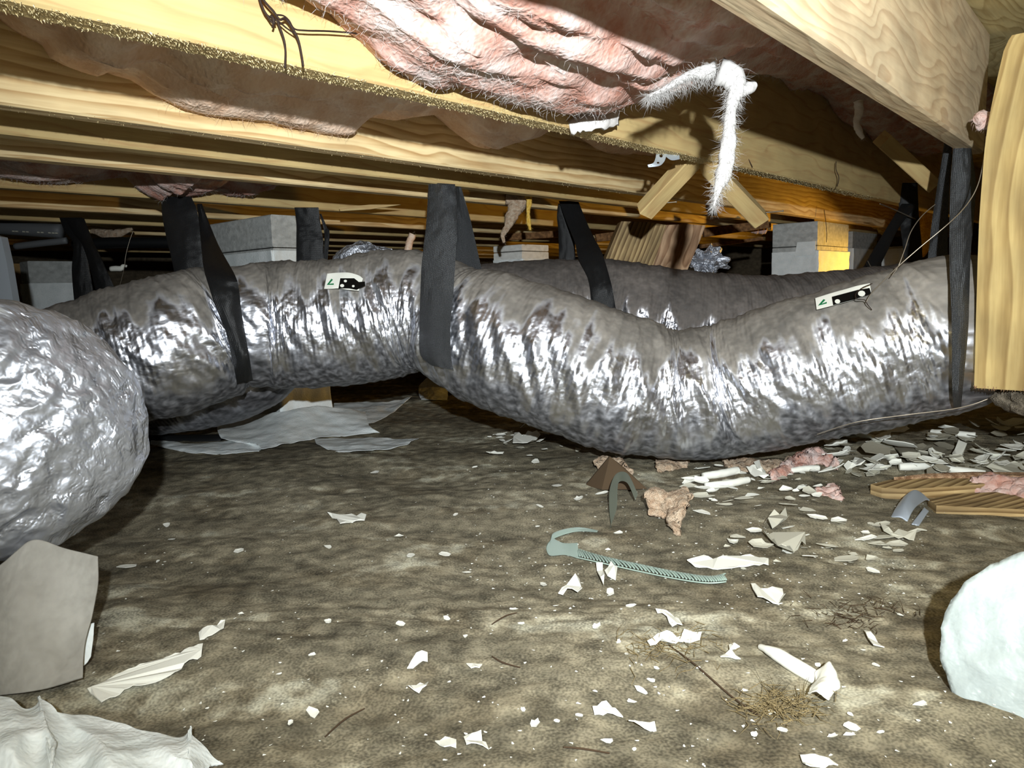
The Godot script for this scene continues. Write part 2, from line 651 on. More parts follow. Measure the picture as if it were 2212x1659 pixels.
func make_materials() -> void:
	M.pine = wood("cream_pine", Color(0.76, 0.665, 0.46), Color(0.66, 0.515, 0.34), 7.0, 3.0, 6.0, 0.12, 101)
	M.stripe = wood("striped_pine", Color(0.90, 0.81, 0.62), Color(0.67, 0.52, 0.33), 16.0, 1.6, 1.8, 0.15, 131)
	M.grey_pine = wood("weathered_pine", Color(0.87, 0.79, 0.65), Color(0.73, 0.62, 0.49), 12.0, 4.5, 2.2, 0.2, 151)
	M.treated = wood("treated_post", Color(0.71, 0.62, 0.41), Color(0.52, 0.42, 0.24), 11.0, 0.8, 1.2, 0.2, 171)
	M.old = wood("old_split_post", Color(0.72, 0.62, 0.44), Color(0.33, 0.24, 0.13), 22.0, 1.0, 1.2, 0.35, 191)
	M.torn = wood("torn_post", Color(0.80, 0.66, 0.52), Color(0.48, 0.34, 0.23), 6.0, 5.0, 1.4, 0.4, 231)
	M.ply = wood("subfloor_sheet", Color(0.84, 0.77, 0.56), Color(0.66, 0.56, 0.36), 8.0, 7.0, 2.5, 0.2, 211)
	M.fuzz = mat("wood_fibre", Color(0.78, 0.71, 0.53), 0.35, 0.0, 0.7)
	M.underside = blotchy("raw_wood_underside", Color(0.42, 0.38, 0.28), Color(0.66, 0.61, 0.47), 0.03, 40, 0.8, 0.3, 4.0)
	var crum := crumple_tex(1024, 512, 60, 0.04, 9.0)
	M.foil = relief(foil("dusty_foil", 51, 58.0, 112.0, Color(0.45, 0.43, 0.40), Color(0.90, 0.91, 0.945), 0.34), crum, 0.7)
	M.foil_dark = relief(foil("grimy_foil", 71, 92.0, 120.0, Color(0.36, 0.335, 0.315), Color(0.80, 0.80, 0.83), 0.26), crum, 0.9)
	M.foil_clean = relief(foil("clean_foil", 81, 14.0, 400.0, Color(0.62, 0.62, 0.60), Color(0.74, 0.755, 0.79), 0.38, 0.78), creased_tex(1024, 512, 90), 1.5)
	M.pink = blotchy("pink_glass_wool", Color(0.70, 0.49, 0.42), Color(0.82, 0.76, 0.74), 0.012, 301, 1.0, 0.5, 2.2)
	M.tan = blotchy("dusty_glass_wool", Color(0.84, 0.69, 0.57), Color(0.92, 0.83, 0.75), 0.012, 311, 1.0, 0.5, 2.2)
	M.wool = mat("white_glass_wool", Color(0.80, 0.785, 0.77), 1.0)
	M.strand = mat("white_wool_strand", Color(0.66, 0.65, 0.64), 1.0)
	M.disc = blotchy("pale_blue_white_plastic", Color(0.58, 0.615, 0.61), Color(0.65, 0.685, 0.68), 0.012, 431, 0.35, 0.2, 3.0)
	M.pale = blotchy("faded_glass_wool", Color(0.66, 0.55, 0.45), Color(0.80, 0.73, 0.64), 0.02, 321, 1.0, 1.0, 6.0)
	M.ground = ground_mat()
	M.block = blotchy("concrete_block", Color(0.62, 0.63, 0.62), Color(0.76, 0.77, 0.76), 0.02, 331, 0.95, 0.3, 4.0)
	M.web = webbing(0.05, 0.45)
	M.web_shiny = webbing(0.14, 0.9, 0.6, 2.7, 0.44)
	M.film = blotchy("white_film", Color(0.85, 0.88, 0.88), Color(0.92, 0.94, 0.94), 0.012, 341, 0.42, 0.2, 3.0)
	M.flake = mat("torn_white_film", Color(0.90, 0.90, 0.86), 0.6)
	M.flake_dim = mat("dusty_white_film", Color(0.72, 0.71, 0.65), 0.85)
	M.flake_mud = mat("muddy_film", Color(0.50, 0.48, 0.42), 0.9)
	M.grey_film = blotchy("dusty_grey_film", Color(0.55, 0.54, 0.51), Color(0.68, 0.67, 0.64), 0.008, 351, 0.75, 0.2, 2.0)
	M.black = mat("black_plastic", Color(0.06, 0.065, 0.07), 0.5)
	M.pipe = mat("dark_grey_pipe", Color(0.40, 0.41, 0.42), 0.5)
	M.wire = mat("dull_wire", Color(0.62, 0.58, 0.52), 0.4, 0.7)
	M.rust_wire = mat("rusty_wire", Color(0.16, 0.11, 0.08), 0.7, 0.3)
	M.zinc = mat("galvanised_steel", Color(0.80, 0.84, 0.88), 0.35, 0.6)
	M.tag_white = mat("label_white", Color(0.90, 0.90, 0.86), 0.6)
	M.tag_black = mat("label_black", Color(0.05, 0.05, 0.05), 0.35)
	M.tag_green = mat("label_green", Color(0.05, 0.42, 0.24), 0.6)
	M.pale_block = blotchy("pale_block", Color(0.80, 0.80, 0.78), Color(0.88, 0.88, 0.86), 0.02, 411, 0.9, 0.2, 4.0)
	M.yellow_block = blotchy("tan_block", Color(0.55, 0.44, 0.27), Color(0.66, 0.54, 0.36), 0.02, 421, 0.9, 0.2, 4.0)
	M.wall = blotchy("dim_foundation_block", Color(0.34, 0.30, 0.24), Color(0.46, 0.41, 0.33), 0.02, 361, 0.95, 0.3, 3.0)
	M.card = mat("brown_card", Color(0.30, 0.24, 0.17), 0.9)
	M.brown = blotchy("brown_board", Color(0.36, 0.25, 0.15), Color(0.52, 0.38, 0.24), 0.02, 371, 0.9, 0.2, 5.0)
	M.yellow = blotchy("yellow_wool", Color(0.80, 0.62, 0.22), Color(0.93, 0.80, 0.45), 0.03, 381, 1.0, 0.6, 6.0)
	M.bark = blotchy("torn_wood", Color(0.50, 0.37, 0.26), Color(0.78, 0.65, 0.52), 0.02, 391, 0.95, 0.8, 5.0)
	M.cord = mat("green_woven_tape", Color(0.56, 0.63, 0.59), 0.4, 0.0, 0.7)
	M.cord_dark = mat("grey_green_tape", Color(0.36, 0.38, 0.33), 0.6)
	M.straw = mat("dry_grass", Color(0.50, 0.44, 0.31), 0.9)
	M.twig = mat("brown_root", Color(0.25, 0.19, 0.13), 0.9)
	M.rubble = blotchy("old_concrete", Color(0.28, 0.25, 0.20), Color(0.52, 0.48, 0.42), 0.02, 401, 0.95, 0.8, 6.0)


func _ready() -> void:
	set_axes()
	var cam := Camera3D.new()
	cam.name = "camera"
	cam.transform = Transform3D(Basis(cam_x, cam_y, -cam_f), EYE)
	cam.fov = rad_to_deg(2.0 * atan(829.5 / FL))
	cam.near = 0.02
	cam.far = 40.0
	add_child(cam)
	cam.current = true
	var env := Environment.new()
	env.background_mode = Environment.BG_COLOR
	env.background_color = Color.BLACK
	env.tonemap_mode = Environment.TONE_MAPPER_LINEAR
	env.tonemap_exposure = 1.06
	env.sdfgi_enabled = true
	env.ssao_enabled = true
	env.ssil_enabled = true
	var we := WorldEnvironment.new()
	we.name = "environment"
	we.environment = env
	add_child(we)
	# the photographer's head torch, above and behind the camera: a wide spill and a beam along the ducts
	var torch := EYE + Vector3(0.053, 0.157, 0.2)
	var spill := OmniLight3D.new()
	spill.name = "head_torch_spill"
	spill.position = torch
	spill.light_energy = 0.82
	spill.light_color = Color(0.965, 0.99, 1.0)
	spill.light_size = 0.01
	spill.omni_range = 20.0
	spill.omni_attenuation = 2.0
	spill.shadow_enabled = true
	add_child(spill)
	var beam_light := SpotLight3D.new()
	beam_light.name = "head_torch_beam"
	beam_light.light_energy = 4.0
	beam_light.light_color = Color(0.965, 0.99, 1.0)
	beam_light.light_size = 0.01
	beam_light.spot_angle = 44.0
	beam_light.spot_angle_attenuation = 1.0
	beam_light.spot_range = 20.0
	beam_light.spot_attenuation = 2.0
	beam_light.shadow_enabled = true
	add_child(beam_light)
	beam_light.look_at_from_position(torch, torch + ray(1250, 730), Vector3.UP)
	rng.seed = 7
	ng.seed = 3
	ng.frequency = 1.1
	ng.fractal_octaves = 3
	n3.seed = 5
	n3.frequency = 1.0
	n3.fractal_octaves = 4
	nr.seed = 9
	nr.frequency = 1.0
	nr.fractal_type = FastNoiseLite.FRACTAL_RIDGED
	nr.fractal_octaves = 3
	nc.seed = 12
	nc.frequency = 1.0
	nc.noise_type = FastNoiseLite.TYPE_CELLULAR
	nc.cellular_return_type = FastNoiseLite.RETURN_DISTANCE2_SUB
	nc.fractal_octaves = 2
	make_materials()
	make_setting()
	make_joists()
	make_piers()
	make_ducts()
	make_straps()
	make_insulation()
	make_right_post()
	make_background()
	make_foreground()
	make_floor_litter()
	make_wires()


func on_z(x: float, y: float, zf: float) -> Vector3:    # on the upright plane zf metres ahead
	var r := ray(x, y)
	return EYE + r * (zf / -r.z)


func ptz(flat: Array, zf: float) -> Array:
	var out := []
	for k in range(0, flat.size(), 2): out.append(on_z(flat[k], flat[k + 1], zf))
	return out


func fl(x: float, y: float, lift := 0.0) -> Vector3:
	return on_floor(x, y) + Vector3.UP * lift


func blob(c: Vector3, r: Vector3, amp: float, freq: float, nu := 18, nv := 26) -> Shape:
	var p := PackedVector3Array()
	var uv := PackedVector2Array()
	for a in nu:
		var th := PI * a / (nu - 1)
		for b in nv:
			var ph := TAU * b / nv
			var q := Vector3(sin(th) * cos(ph), cos(th), sin(th) * sin(ph))
			var e := 1.0 + amp * n3.get_noise_3dv((c + q * r) * freq)
			p.append(c + q * r * e)
			uv.append(Vector2(b / float(nv), a / float(nu)))
	var s := Shape.new()
	s.grid(p, uv, nu, nv, true)
	return s


# ---- the setting ----
func make_setting() -> void:
	var p := PackedVector3Array()
	var uv := PackedVector2Array()
	var n := 380
	for a in n:
		var q := (a / float(n - 1) - 0.31) / 0.69
		var zf := 0.9 + signf(q) * pow(absf(q), 1.7) * 6.3
		for b in n:
			var w := b / float(n - 1) * 2.0 - 1.0
			var x := signf(w) * pow(absf(w), 1.6) * 5.3
			var y := gh(x, -zf) + n3.get_noise_2d(x * 16.0, zf * 26.0) * 0.0035
			p.append(Vector3(x, y, -zf))
			uv.append(Vector2(x, zf))
	var s := Shape.new()
	s.grid(p, uv, n, n)
	struct("floor", s.done(), M.ground)
	var c := beam(sn(-1.6, 2.0, SUB + 0.012), sn(5.8, 2.0, SUB + 0.012), N, 6.9, 0.024, 0.001)
	struct("ceiling", c.done(false), M.ply)
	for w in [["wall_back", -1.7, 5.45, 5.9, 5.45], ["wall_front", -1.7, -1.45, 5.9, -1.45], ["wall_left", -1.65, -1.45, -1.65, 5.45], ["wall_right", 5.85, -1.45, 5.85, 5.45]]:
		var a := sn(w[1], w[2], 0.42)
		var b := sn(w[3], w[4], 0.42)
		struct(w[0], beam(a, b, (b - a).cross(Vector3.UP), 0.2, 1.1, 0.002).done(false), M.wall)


func make_joists() -> void:
	var rows := [
		[2.99, "stripe0", "nearest full overhead joist, smooth cream pine with a frayed glittering lower edge"],
		[4.56, "stripe", "striped cream joist just behind the nearest one, half in its shadow"],
		[5.35, "pine", "thin strip of joist showing close under the second striped joist"],
		[6.17, "stripe", "overhead joist that the middle black strap hangs from"],
		[7.85, "pine", "overhead joist under the small pink and white insulation tuft at left"],
		[9.42, "stripe", "reddish thin joist strip, third from farthest above the left pier"],
		[10.83, "pine", "distant joist strip just above the dark pipes at left"],
		[12.45, "stripe", "far overhead joist, first of the close packed far strips"],
		[14.0, "pine", "far overhead joist, second of the close packed far strips"],
		[15.6, "stripe", "far overhead joist, third of the close packed far strips"],
		[17.2, "pine", "farthest overhead joist in the dark by the back wall"],
	]
	var h := SUB - JH
	for r in rows:
		var n: float = r[0] * 0.255
		var o := thing("floor_joist", sn(0, n, JH))
		tag(o, r[2], "joist")
		var m: Material = M.pine if r[1] in ["pine", "stripe0"] else M.stripe
		obj("timber", beam(sn(-1.5, n + 0.019, JH + h / 2), sn(5.6, n + 0.019, JH + h / 2), N, 0.038, h, 0.003).done(false), m, o)
		if n < 1.3:
			var roots := []
			var dirs := []
			var first: bool = n < 1.0
			for k in (9000 if first else 1300):
				var s := rng.randf_range(-0.1, 3.0) if not first else lerpf(-0.1, 2.6, pow(rng.randf(), 1.5))
				var e := rng.randf()
				roots.append(sn(s, n + (0.001 + 0.036 * e), JH + 0.001))
				dirs.append(Vector3(0, -0.55, 0) + D * rng.randf_range(0.2, 1.0) + N * 0.2)
			stuff(obj("wood_fuzz", hairs(roots, dirs, 0.0055 if first else 0.005, 0.0008 if first else 0.0006, 0.9).done(), M.fuzz, o))
	# the joist close overhead at right, a little out of line; it ends against the post
	var a := sn(-1.5, 0.255 * (1.21 - 2.22 * 0.117) + 0.019, JH + h / 2)
	var b := sn(1.86, 0.255 * (1.21 + 1.14 * 0.117) + 0.019, JH + h / 2)
	var o0 := thing("floor_joist", a)
	tag(o0, "wide weathered joist running close overhead from the top right to the square post", "joist")
	obj("timber", beam(a, b, N, 0.038, h, 0.004).done(false), M.grey_pine, o0)
	# loose bridging between the joists
	for q in [[1392, 457, 1.74, 1508, 332, 1.62, "short cream brace end slanting down to the left from the nearest joist"], [1641, 473, 1.74, 1530, 358, 1.60, "short cream brace slanting down to the right under the white wool strand"], [2012, 398, 1.95, 1905, 300, 1.85, "short cream brace high at right beside the black strap"]]:
		var e0 := at(q[0], q[1], q[2])
		var e1 := at(q[3], q[4], q[5])
		var t := thing("bridging_brace", e0)
		tag(t, q[6], "brace")
		obj("timber", beam(e0, e1, (D * 0.75 - N * 0.66), 0.038, 0.036, 0.002).done(false), M.pine, t)
		var away := (e0 - e1).normalized()
		var nail0 := e0 - away * 0.02 + cam_x * 0.01 - cam_f * 0.018
		obj("nail", tube([nail0, nail0 + cam_x * 0.045 + Vector3.UP * 0.004, nail0 + cam_x * 0.046 + Vector3.UP * 0.004], [0.0014, 0.0014, 0.003], 10, 6).done(), M.wire, t)
	# bent piece of perforated hanger iron under the nearest joist
	var hang := thing("hanger_strap", at(1430, 340, 1.46))
	tag(hang, "bent galvanised hanger strap with round holes under the nearest joist", "strap")
	var le := pxd([1399, 356, 1.45, 1411, 352, 1.45, 1416, 342, 1.455, 1418, 332, 1.46, 1424, 322, 1.47])
	var re := pxd([1401, 361, 1.45, 1424, 358, 1.45, 1434, 350, 1.455, 1439, 338, 1.46, 1442, 325, 1.47])
	obj("bent_band", holed(le, re), M.zinc, hang)
	obj("folded_end", ribbon(pxd([1440, 324, 1.47, 1455, 329, 1.475, 1468, 336, 1.48]), pxd([1436, 336, 1.462, 1450, 346, 1.47, 1468, 344, 1.48]), 10, 4, 0.001).done(), M.zinc, hang)


func holed(left: Array, right: Array) -> Mesh:          # a band with a row of holes
	var s := Shape.new()
	var nu := 40
	var nv := 13
	var g := []
	for a in nu:
		for b in nv:
			g.append(curve(left, a / float(nu - 1)).lerp(curve(right, a / float(nu - 1)), b / float(nv - 1)))
	for a in nu - 1:
		for b in nv - 1:
			var hole := false
			for c in [[14.0, 6.0, 2.2], [28.0, 6.0, 3.0], [4.0, 6.0, 1.6]]:
				if Vector2(a + 0.5 - c[0], (b + 0.5 - c[1]) * 1.25).length() < c[2]: hole = true
			if hole: continue
			var q := [g[a * nv + b], g[a * nv + b + 1], g[(a + 1) * nv + b + 1], g[(a + 1) * nv + b]]
			for e in 2:
				var o := cam_f * (0.0012 * e)
				s.quad(q[0] + o, q[1] + o, q[2] + o, q[3] + o, Vector2.ZERO, Vector2.RIGHT, Vector2.ONE, Vector2.DOWN)
	return s.done(false)


# a block pier: its nearest corner at that pixel and depth, wide_n to the left and back, wide_d to the right and back
func pier(label: String, x: float, y: float, d: float, wide_n: float, wide_d: float, top: float, wrap_y: float, m: Material = null) -> Node3D:
	var c := at(x, y, d)
	var o := thing("block_pier", Vector3(c.x, 0, c.z))
	tag(o, label, "pier")
	var h := 0.0
	while h < top - 0.02:
		var hh := minf(0.19, top - h)
		var mid := Vector3(c.x, h + hh / 2 - 0.0015, c.z) + D * wide_d / 2
		obj("concrete_block", beam(mid + N * 0.002, mid + N * wide_n, D, wide_d, hh - 0.003, 0.003).done(false), m if m else M.block, o)
		h += hh
	if wrap_y > 0.0:
		var rows := []
		for k in 7:
			var yy := lerpf(wrap_y, -0.01, k / 6.0)
			var flare := 0.006 + 0.02 * pow(k / 6.0, 3.0)
			var q := Vector3(c.x, yy, c.z)
			rows.append([q + N * wide_n - D * flare, q + N * wide_n * 0.5 - D * flare, q + N * 0.03 - D * flare, q - D * flare - N * flare, q + D * 0.03 - N * flare, q + D * wide_d * 0.5 - N * flare, q + D * wide_d - N * flare])
		obj("plastic_wrap", patch(rows, 40, 60, 0.004, 14.0, 0.0015, Vector2(0.5, 0.5), d * 3.0, 0.003).done(), M.film, o)
	return o


func make_piers() -> void:
	pier("grey block pier wrapped in white film, behind the left part of the duct", 590, 541, 2.36, 0.62, 0.172, JH, at(590, 541, 2.36).y)
	pier("small grey pier with white film, far left behind the forked black strap", 63, 600, 2.75, 0.1, 0.17, at(63, 556, 2.75).y, at(63, 612, 2.75).y)
	pier("tan bare pier, leftmost, behind the shiny elbow", 24, 600, 2.9, 0.12, 0.09, at(24, 566, 2.9).y, 0.0, M.yellow_block)
	var c := pier("grey block pier with white film taped round it, under the joists at right", 1766, 540, 3.2, 0.2, 0.39, JH, at(1766, 541, 3.2).y)
	var t0 := at(1722, 522, 3.22)
	var q := Vector3(at(1766, 540, 3.2).x, 0, at(1766, 540, 3.2).z)
	var y0 := at(1766, 521, 3.2).y
	obj("film_flap", prism([q + N * 0.005 - D * 0.011 + Vector3.UP * y0, q + N * 0.085 - D * 0.011 + Vector3.UP * y0, q + N * 0.095 - D * 0.011 + Vector3.UP * (y0 - 0.06), q + N * 0.005 - D * 0.011 + Vector3.UP * (y0 - 0.06)], D * 0.002).done(false), M.film, c)
	pier("dim block pier with white film behind the taped right pier", 1842, 540, 4.0, 0.1, 0.42, at(1842, 492, 4.3).y, at(1842, 541, 4.3).y)
	pier("low pale pier in the middle distance behind the dark duct", 1128, 545, 3.0, 0.16, 0.17, at(1128, 526, 3.0).y, at(1128, 559, 3.0).y, M.pale_block)
	pier("small lit pier far right between the black straps", 1955, 540, 4.2, 0.12, 0.16, at(1955, 530, 4.2).y, at(1955, 536, 4.2).y)
	# white sheeting spread on the dirt round the left pier
	var sheets := [
		["crumpled white sheeting spread at the foot of the left block pier", [[fl(470, 935, 0.03), fl(545, 925, 0.04), fl(613, 928, 0.06), fl(690, 915, 0.06), fl(790, 905, 0.03)], [fl(480, 955, 0.015), fl(555, 955, 0.02), fl(630, 945, 0.03), fl(715, 930, 0.02), fl(800, 928, 0.012)], [fl(545, 968, 0.006), fl(575, 974, 0.008), fl(640, 958, 0.01), fl(720, 946, 0.008), fl(820, 938, 0.006)]]],
		["flat white film tail lying on dirt right of the pier foot", [[fl(680, 955, 0.012), fl(760, 952, 0.012), fl(830, 950, 0.01), fl(905, 953, 0.012)], [fl(690, 966, 0.008), fl(765, 965, 0.01), fl(835, 962, 0.006), fl(890, 958, 0.01)], [fl(730, 978, 0.006), fl(780, 980, 0.01), fl(835, 974, 0.006), fl(880, 964, 0.01)]]],
		["long white film fold on the dirt under the duct's shadow", [[fl(722, 880, 0.02), fl(790, 878, 0.02), fl(850, 872, 0.015), fl(890, 862, 0.015)], [fl(722, 900, 0.012), fl(780, 902, 0.012), fl(840, 888, 0.012), fl(885, 868, 0.015)], [fl(722, 916, 0.008), fl(775, 922, 0.008), fl(830, 905, 0.008), fl(878, 875, 0.01)]]],
		["white film strip in the shade left of the pier foot", [[fl(325, 955, 0.012), fl(370, 960, 0.014), fl(430, 962, 0.01), fl(500, 958, 0.012)], [fl(325, 963, 0.01), fl(380, 970, 0.01), fl(440, 974, 0.01), fl(560, 970, 0.01)], [fl(340, 968, 0.006), fl(390, 976, 0.006), fl(450, 982, 0.006), fl(560, 977, 0.006)]]],
		["small heap of white film just under the middle strap", [[fl(905, 852, 0.04), fl(935, 838, 0.06), fl(965, 845, 0.04)], [fl(905, 860, 0.02), fl(938, 856, 0.03), fl(968, 858, 0.02)], [fl(910, 866, 0.005), fl(940, 866, 0.008), fl(966, 864, 0.005)]]],
	]
	for k in sheets.size():
		var o := obj("plastic_sheet", patch(sheets[k][1], 36, 44, 0.006, 9.0, 0.0012, Vector2(0.5, 0.5), k * 3.7, 0.006).done(), M.film)
		tag(o, sheets[k][0], "sheeting")


# ---- ducts ----
var duct_c := []        # centre line of the front duct, and its radii, for things that lie on it
var duct_r := []


# px: [x, y, depth, half width in pixels ...] along the duct
func duct(px: Array, seed_: float, pleat: float, crum: float, rings: int, segs := 128, u0 := 0.0) -> Shape:
	var path := []
	var rad := []
	for k in range(0, px.size(), 4):
		path.append(at(px[k], px[k + 1], px[k + 2]))
		rad.append(px[k + 3] * px[k + 2] / FL)
	var p := PackedVector3Array()
	var uv := PackedVector2Array()
	var along := u0
	var before: Vector3 = path[0]
	duct_c = []
	duct_r = []
	for a in rings:
		var t := a / float(rings - 1)
		var c := curve(path, t)
		along += c.distance_to(before)
		before = c
		var dir := (curve(path, minf(t + 0.015, 1)) - curve(path, maxf(t - 0.015, 0))).normalized()
		var up := (Vector3.UP - dir * dir.y).normalized()
		var near := up.cross(dir)
		if near.dot(EYE - c) < 0: near = -near
		var f := t * (rad.size() - 1)
		var k := mini(int(f), rad.size() - 2)
		var r: float = cr(Vector3(rad[maxi(k - 1, 0)], 0, 0), Vector3(rad[k], 0, 0), Vector3(rad[k + 1], 0, 0), Vector3(rad[mini(k + 2, rad.size() - 1)], 0, 0), f - k).x
		if a == 0 or a == rings - 1: r *= 0.05
		duct_c.append(c)
		duct_r.append(r)
		for b in segs + 1:
			var g := TAU * b / segs
			var q := up * cos(g) + near * sin(g)
			var hang := 1.0 + 0.02 * cos(g * 2.0)
			var w := c + q * r
			var slack := 0.5 + 0.5 * sin(minf(g, TAU - g))
			# lengthwise slack falls into pleats that run round the duct and slant downwards
			var e := nr.get_noise_2d(along * 11.0 + (w.y - c.y) * 5.0 + seed_, (w.y - c.y) * 3.0 + seed_) * pleat * slack
			e += nr.get_noise_2d(along * 31.0 + (w.y - c.y) * 12.0 + seed_ * 2.0, (w.y - c.y) * 6.0) * pleat * 0.4 * slack
			e += nc.get_noise_3dv(w * 17.0 + Vector3.ONE * seed_) * crum * 0.45 * smoothstep(-0.75, -0.1, cos(g))
			e += n3.get_noise_3dv(w * 3.0 + Vector3.ONE * seed_) * 0.005
			p.append(c + q * (r * hang + e))
			uv.append(Vector2(along / 2.0, b / float(segs)))
	var s := Shape.new()
	s.grid(p, uv, rings, segs + 1)
	return s


func depth_on_duct(x: float, y: float) -> float:
	var r := ray(x, y)
	var d := 1.0
	while d < 2.2:
		var q := EYE + r * d
		for k in range(0, duct_c.size(), 3):
			if q.distance_to(duct_c[k]) < duct_r[k] * 1.05: return d
		d += 0.006
	return d


func make_ducts() -> void:
	# dark duct behind
	var rear := thing("foil_duct", at(1500, 690, 2.25))
	tag(rear, "dark dusty foil duct hanging behind the bright front duct", "duct")
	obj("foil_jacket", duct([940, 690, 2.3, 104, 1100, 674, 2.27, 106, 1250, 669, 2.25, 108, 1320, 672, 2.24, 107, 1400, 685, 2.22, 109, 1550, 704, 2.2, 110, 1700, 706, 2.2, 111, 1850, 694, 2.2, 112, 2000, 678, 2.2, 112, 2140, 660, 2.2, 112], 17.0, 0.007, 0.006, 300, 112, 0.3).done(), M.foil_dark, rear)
	var low := thing("foil_duct", at(450, 800, 2.05))
	tag(low, "short dark duct drooping below the front duct by the left pier", "duct")
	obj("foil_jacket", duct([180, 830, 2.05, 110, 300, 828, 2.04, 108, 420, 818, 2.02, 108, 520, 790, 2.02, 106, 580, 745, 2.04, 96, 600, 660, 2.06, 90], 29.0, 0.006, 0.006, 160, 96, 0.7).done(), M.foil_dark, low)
	# the bright one in front
	var front := thing("foil_duct", at(1000, 705, 1.75))
	tag(front, "long shiny silver duct sagging across the picture in black straps", "duct")
	obj("foil_jacket", duct([110, 800, 1.58, 120, 180, 782, 1.62, 132, 270, 766, 1.65, 143, 370, 746, 1.68, 147, 440, 726, 1.72, 144, 480, 712, 1.74, 137, 515, 704, 1.75, 127, 550, 702, 1.76, 130, 600, 700, 1.78, 134, 700, 700, 1.79, 132, 820, 682, 1.79, 134, 890, 672, 1.78, 128, 945, 678, 1.76, 119, 990, 702, 1.74, 126, 1050, 726, 1.71, 140, 1132, 756, 1.68, 146, 1220, 786, 1.66, 146, 1302, 816, 1.65, 146, 1380, 838, 1.65, 142, 1440, 850, 1.65, 135, 1500, 848, 1.64, 138, 1560, 841, 1.63, 141, 1630, 826, 1.6, 146, 1700, 808, 1.57, 150, 1790, 785, 1.54, 155, 1880, 762, 1.51, 160, 1960, 742, 1.485, 163, 2020, 728, 1.465, 165, 2050, 721, 1.46, 162, 2074, 716, 1.48, 158, 2084, 714, 1.49, 150], 3.0, 0.009, 0.007, 620, 144).done(), M.foil, front)
	rating_label(front, [707, 591, 731, 589, 754, 589, 775, 595, 784, 602], [700, 624, 716, 624, 731, 623, 752, 626, 775, 628], [735, 601, 765, 601, 775, 609, 788, 608, 789, 617, 770, 626, 754, 623, 731, 623], [716, 602, 719, 604, 711, 613, 721, 612, 721, 615, 706, 615], [[739, 617, 4.5], [746, 607, 3.5], [763, 618, 3.0]])
	rating_label(front, [1761, 644, 1796, 633, 1825, 625, 1853, 617, 1879, 612], [1764, 669, 1799, 660, 1825, 653, 1853, 645, 1882, 634], [1797, 641, 1853, 626, 1878, 622, 1882, 634, 1845, 647, 1800, 659], [1779, 646, 1783, 648, 1775, 656, 1786, 652, 1786, 655, 1767, 660], [[1809, 651, 6.0], [1861, 634, 8.0]])
	# the near end, where the duct turns towards the camera: a wrapped dome
	var el := thing("duct_elbow", at(10, 930, 0.9))
	tag(el, "crinkled silver duct elbow bulging in at the left edge", "duct")
	var axis := (at(-60, 860, 1.6) - at(8, 932, 0.86)).normalized()
	var c := at(8, 932, 0.9)
	var right := axis.cross(Vector3.UP).normalized()
	var up := right.cross(axis).normalized()
	var R := 287.0 * 0.885 / FL
	var p := PackedVector3Array()
	var uv := PackedVector2Array()
	var nu := 150
	var nv := 200
	for a in nu:
		var t := a / float(nu - 1)
		var r := 0.0
		var z := 0.0
		if t < 0.72:
			var g := t / 0.72 * PI / 2
			r = R * pow(sin(g), 0.9)
			z = -0.075 * pow(cos(g), 0.8)
		else:
			r = R * (1.0 - 0.05 * (t - 0.72))
			z = (t - 0.72) * 1.9
		for b in nv + 1:
			var ph := TAU * b / nv
			var q := c + (right * cos(ph) + up * sin(ph)) * r + axis * z
			var out := ((right * cos(ph) + up * sin(ph)) * minf(t / 0.72, 1.0) - axis * (1.0 - minf(t / 0.72, 1.0))).normalized()
			var w := q + Vector3(n3.get_noise_3dv(q * 7.0), n3.get_noise_3dv(q * 7.0 + Vector3.ONE * 9.0), 0) * 0.06
			var e := nr.get_noise_3d(w.x * 3.0 + w.y * 4.0, w.y * 7.0 - w.x * 5.0, w.z * 4.0) * 0.006 + nr.get_noise_3dv(w * 13.0 + Vector3.ONE * 4.0) * 0.0025 + nc.get_noise_3dv(w * 8.0) * 0.005 + n3.get_noise_3dv(q * 5.0) * 0.006
			p.append(q + out * e * minf(t * 8.0, 1.0))
			uv.append(Vector2((q - c).dot(right) * 0.6 + z * 0.6, 0.25 + (c - q).dot(up) * 1.2))
	var s := Shape.new()
	s.grid(p, uv, nu, nv + 1)
	obj("foil_jacket", s.done(), M.foil_clean, el)


func rating_label(parent: Node3D, top: Array, bottom: Array, black: Array, green: Array, dots: Array) -> void:
	var r0 := []
	var r1 := []
	for k in range(0, top.size(), 2):
		r0.append(at(top[k], top[k + 1], depth_on_duct(top[k], top[k + 1]) - 0.016))
		r1.append(at(bottom[k], bottom[k + 1], depth_on_duct(bottom[k], bottom[k + 1]) - 0.016))
	var lab := obj("paper_label", ribbon(r0, r1, 20, 8, 0.0008).done(), M.tag_white, parent)
	lab.set_meta("label", "white paper label")
	var near: Vector3 = (EYE - r0[0]).normalized()
	var sub := func(called: String, flat: Array, lift: float, m: Material, thick: float) -> void:
		var face := []
		var b := on_ribbon(r0, r1, top, bottom)
		for k in range(0, flat.size(), 2): face.append(b.at_px(self, flat[k], flat[k + 1]) + near * lift)
		var mesh := prism(face, -near * thick).done(false)
		var o := MeshInstance3D.new()
		o.name = called
		o.mesh = mesh
		o.material_override = m
		lab.add_child(o, true)
	sub.call("black_patch", black, 0.0022, M.tag_black, 0.0008)
	sub.call("green_mark", green, 0.0022, M.tag_green, 0.0008)
	for d in dots:
		var ring := []
		for k in 9: ring.append_array([d[0] + d[2] * cos(TAU * k / 9), d[1] + d[2] * 0.8 * sin(TAU * k / 9)])
		sub.call("pale_dot", ring, 0.0034, M.tag_white, 0.0008)


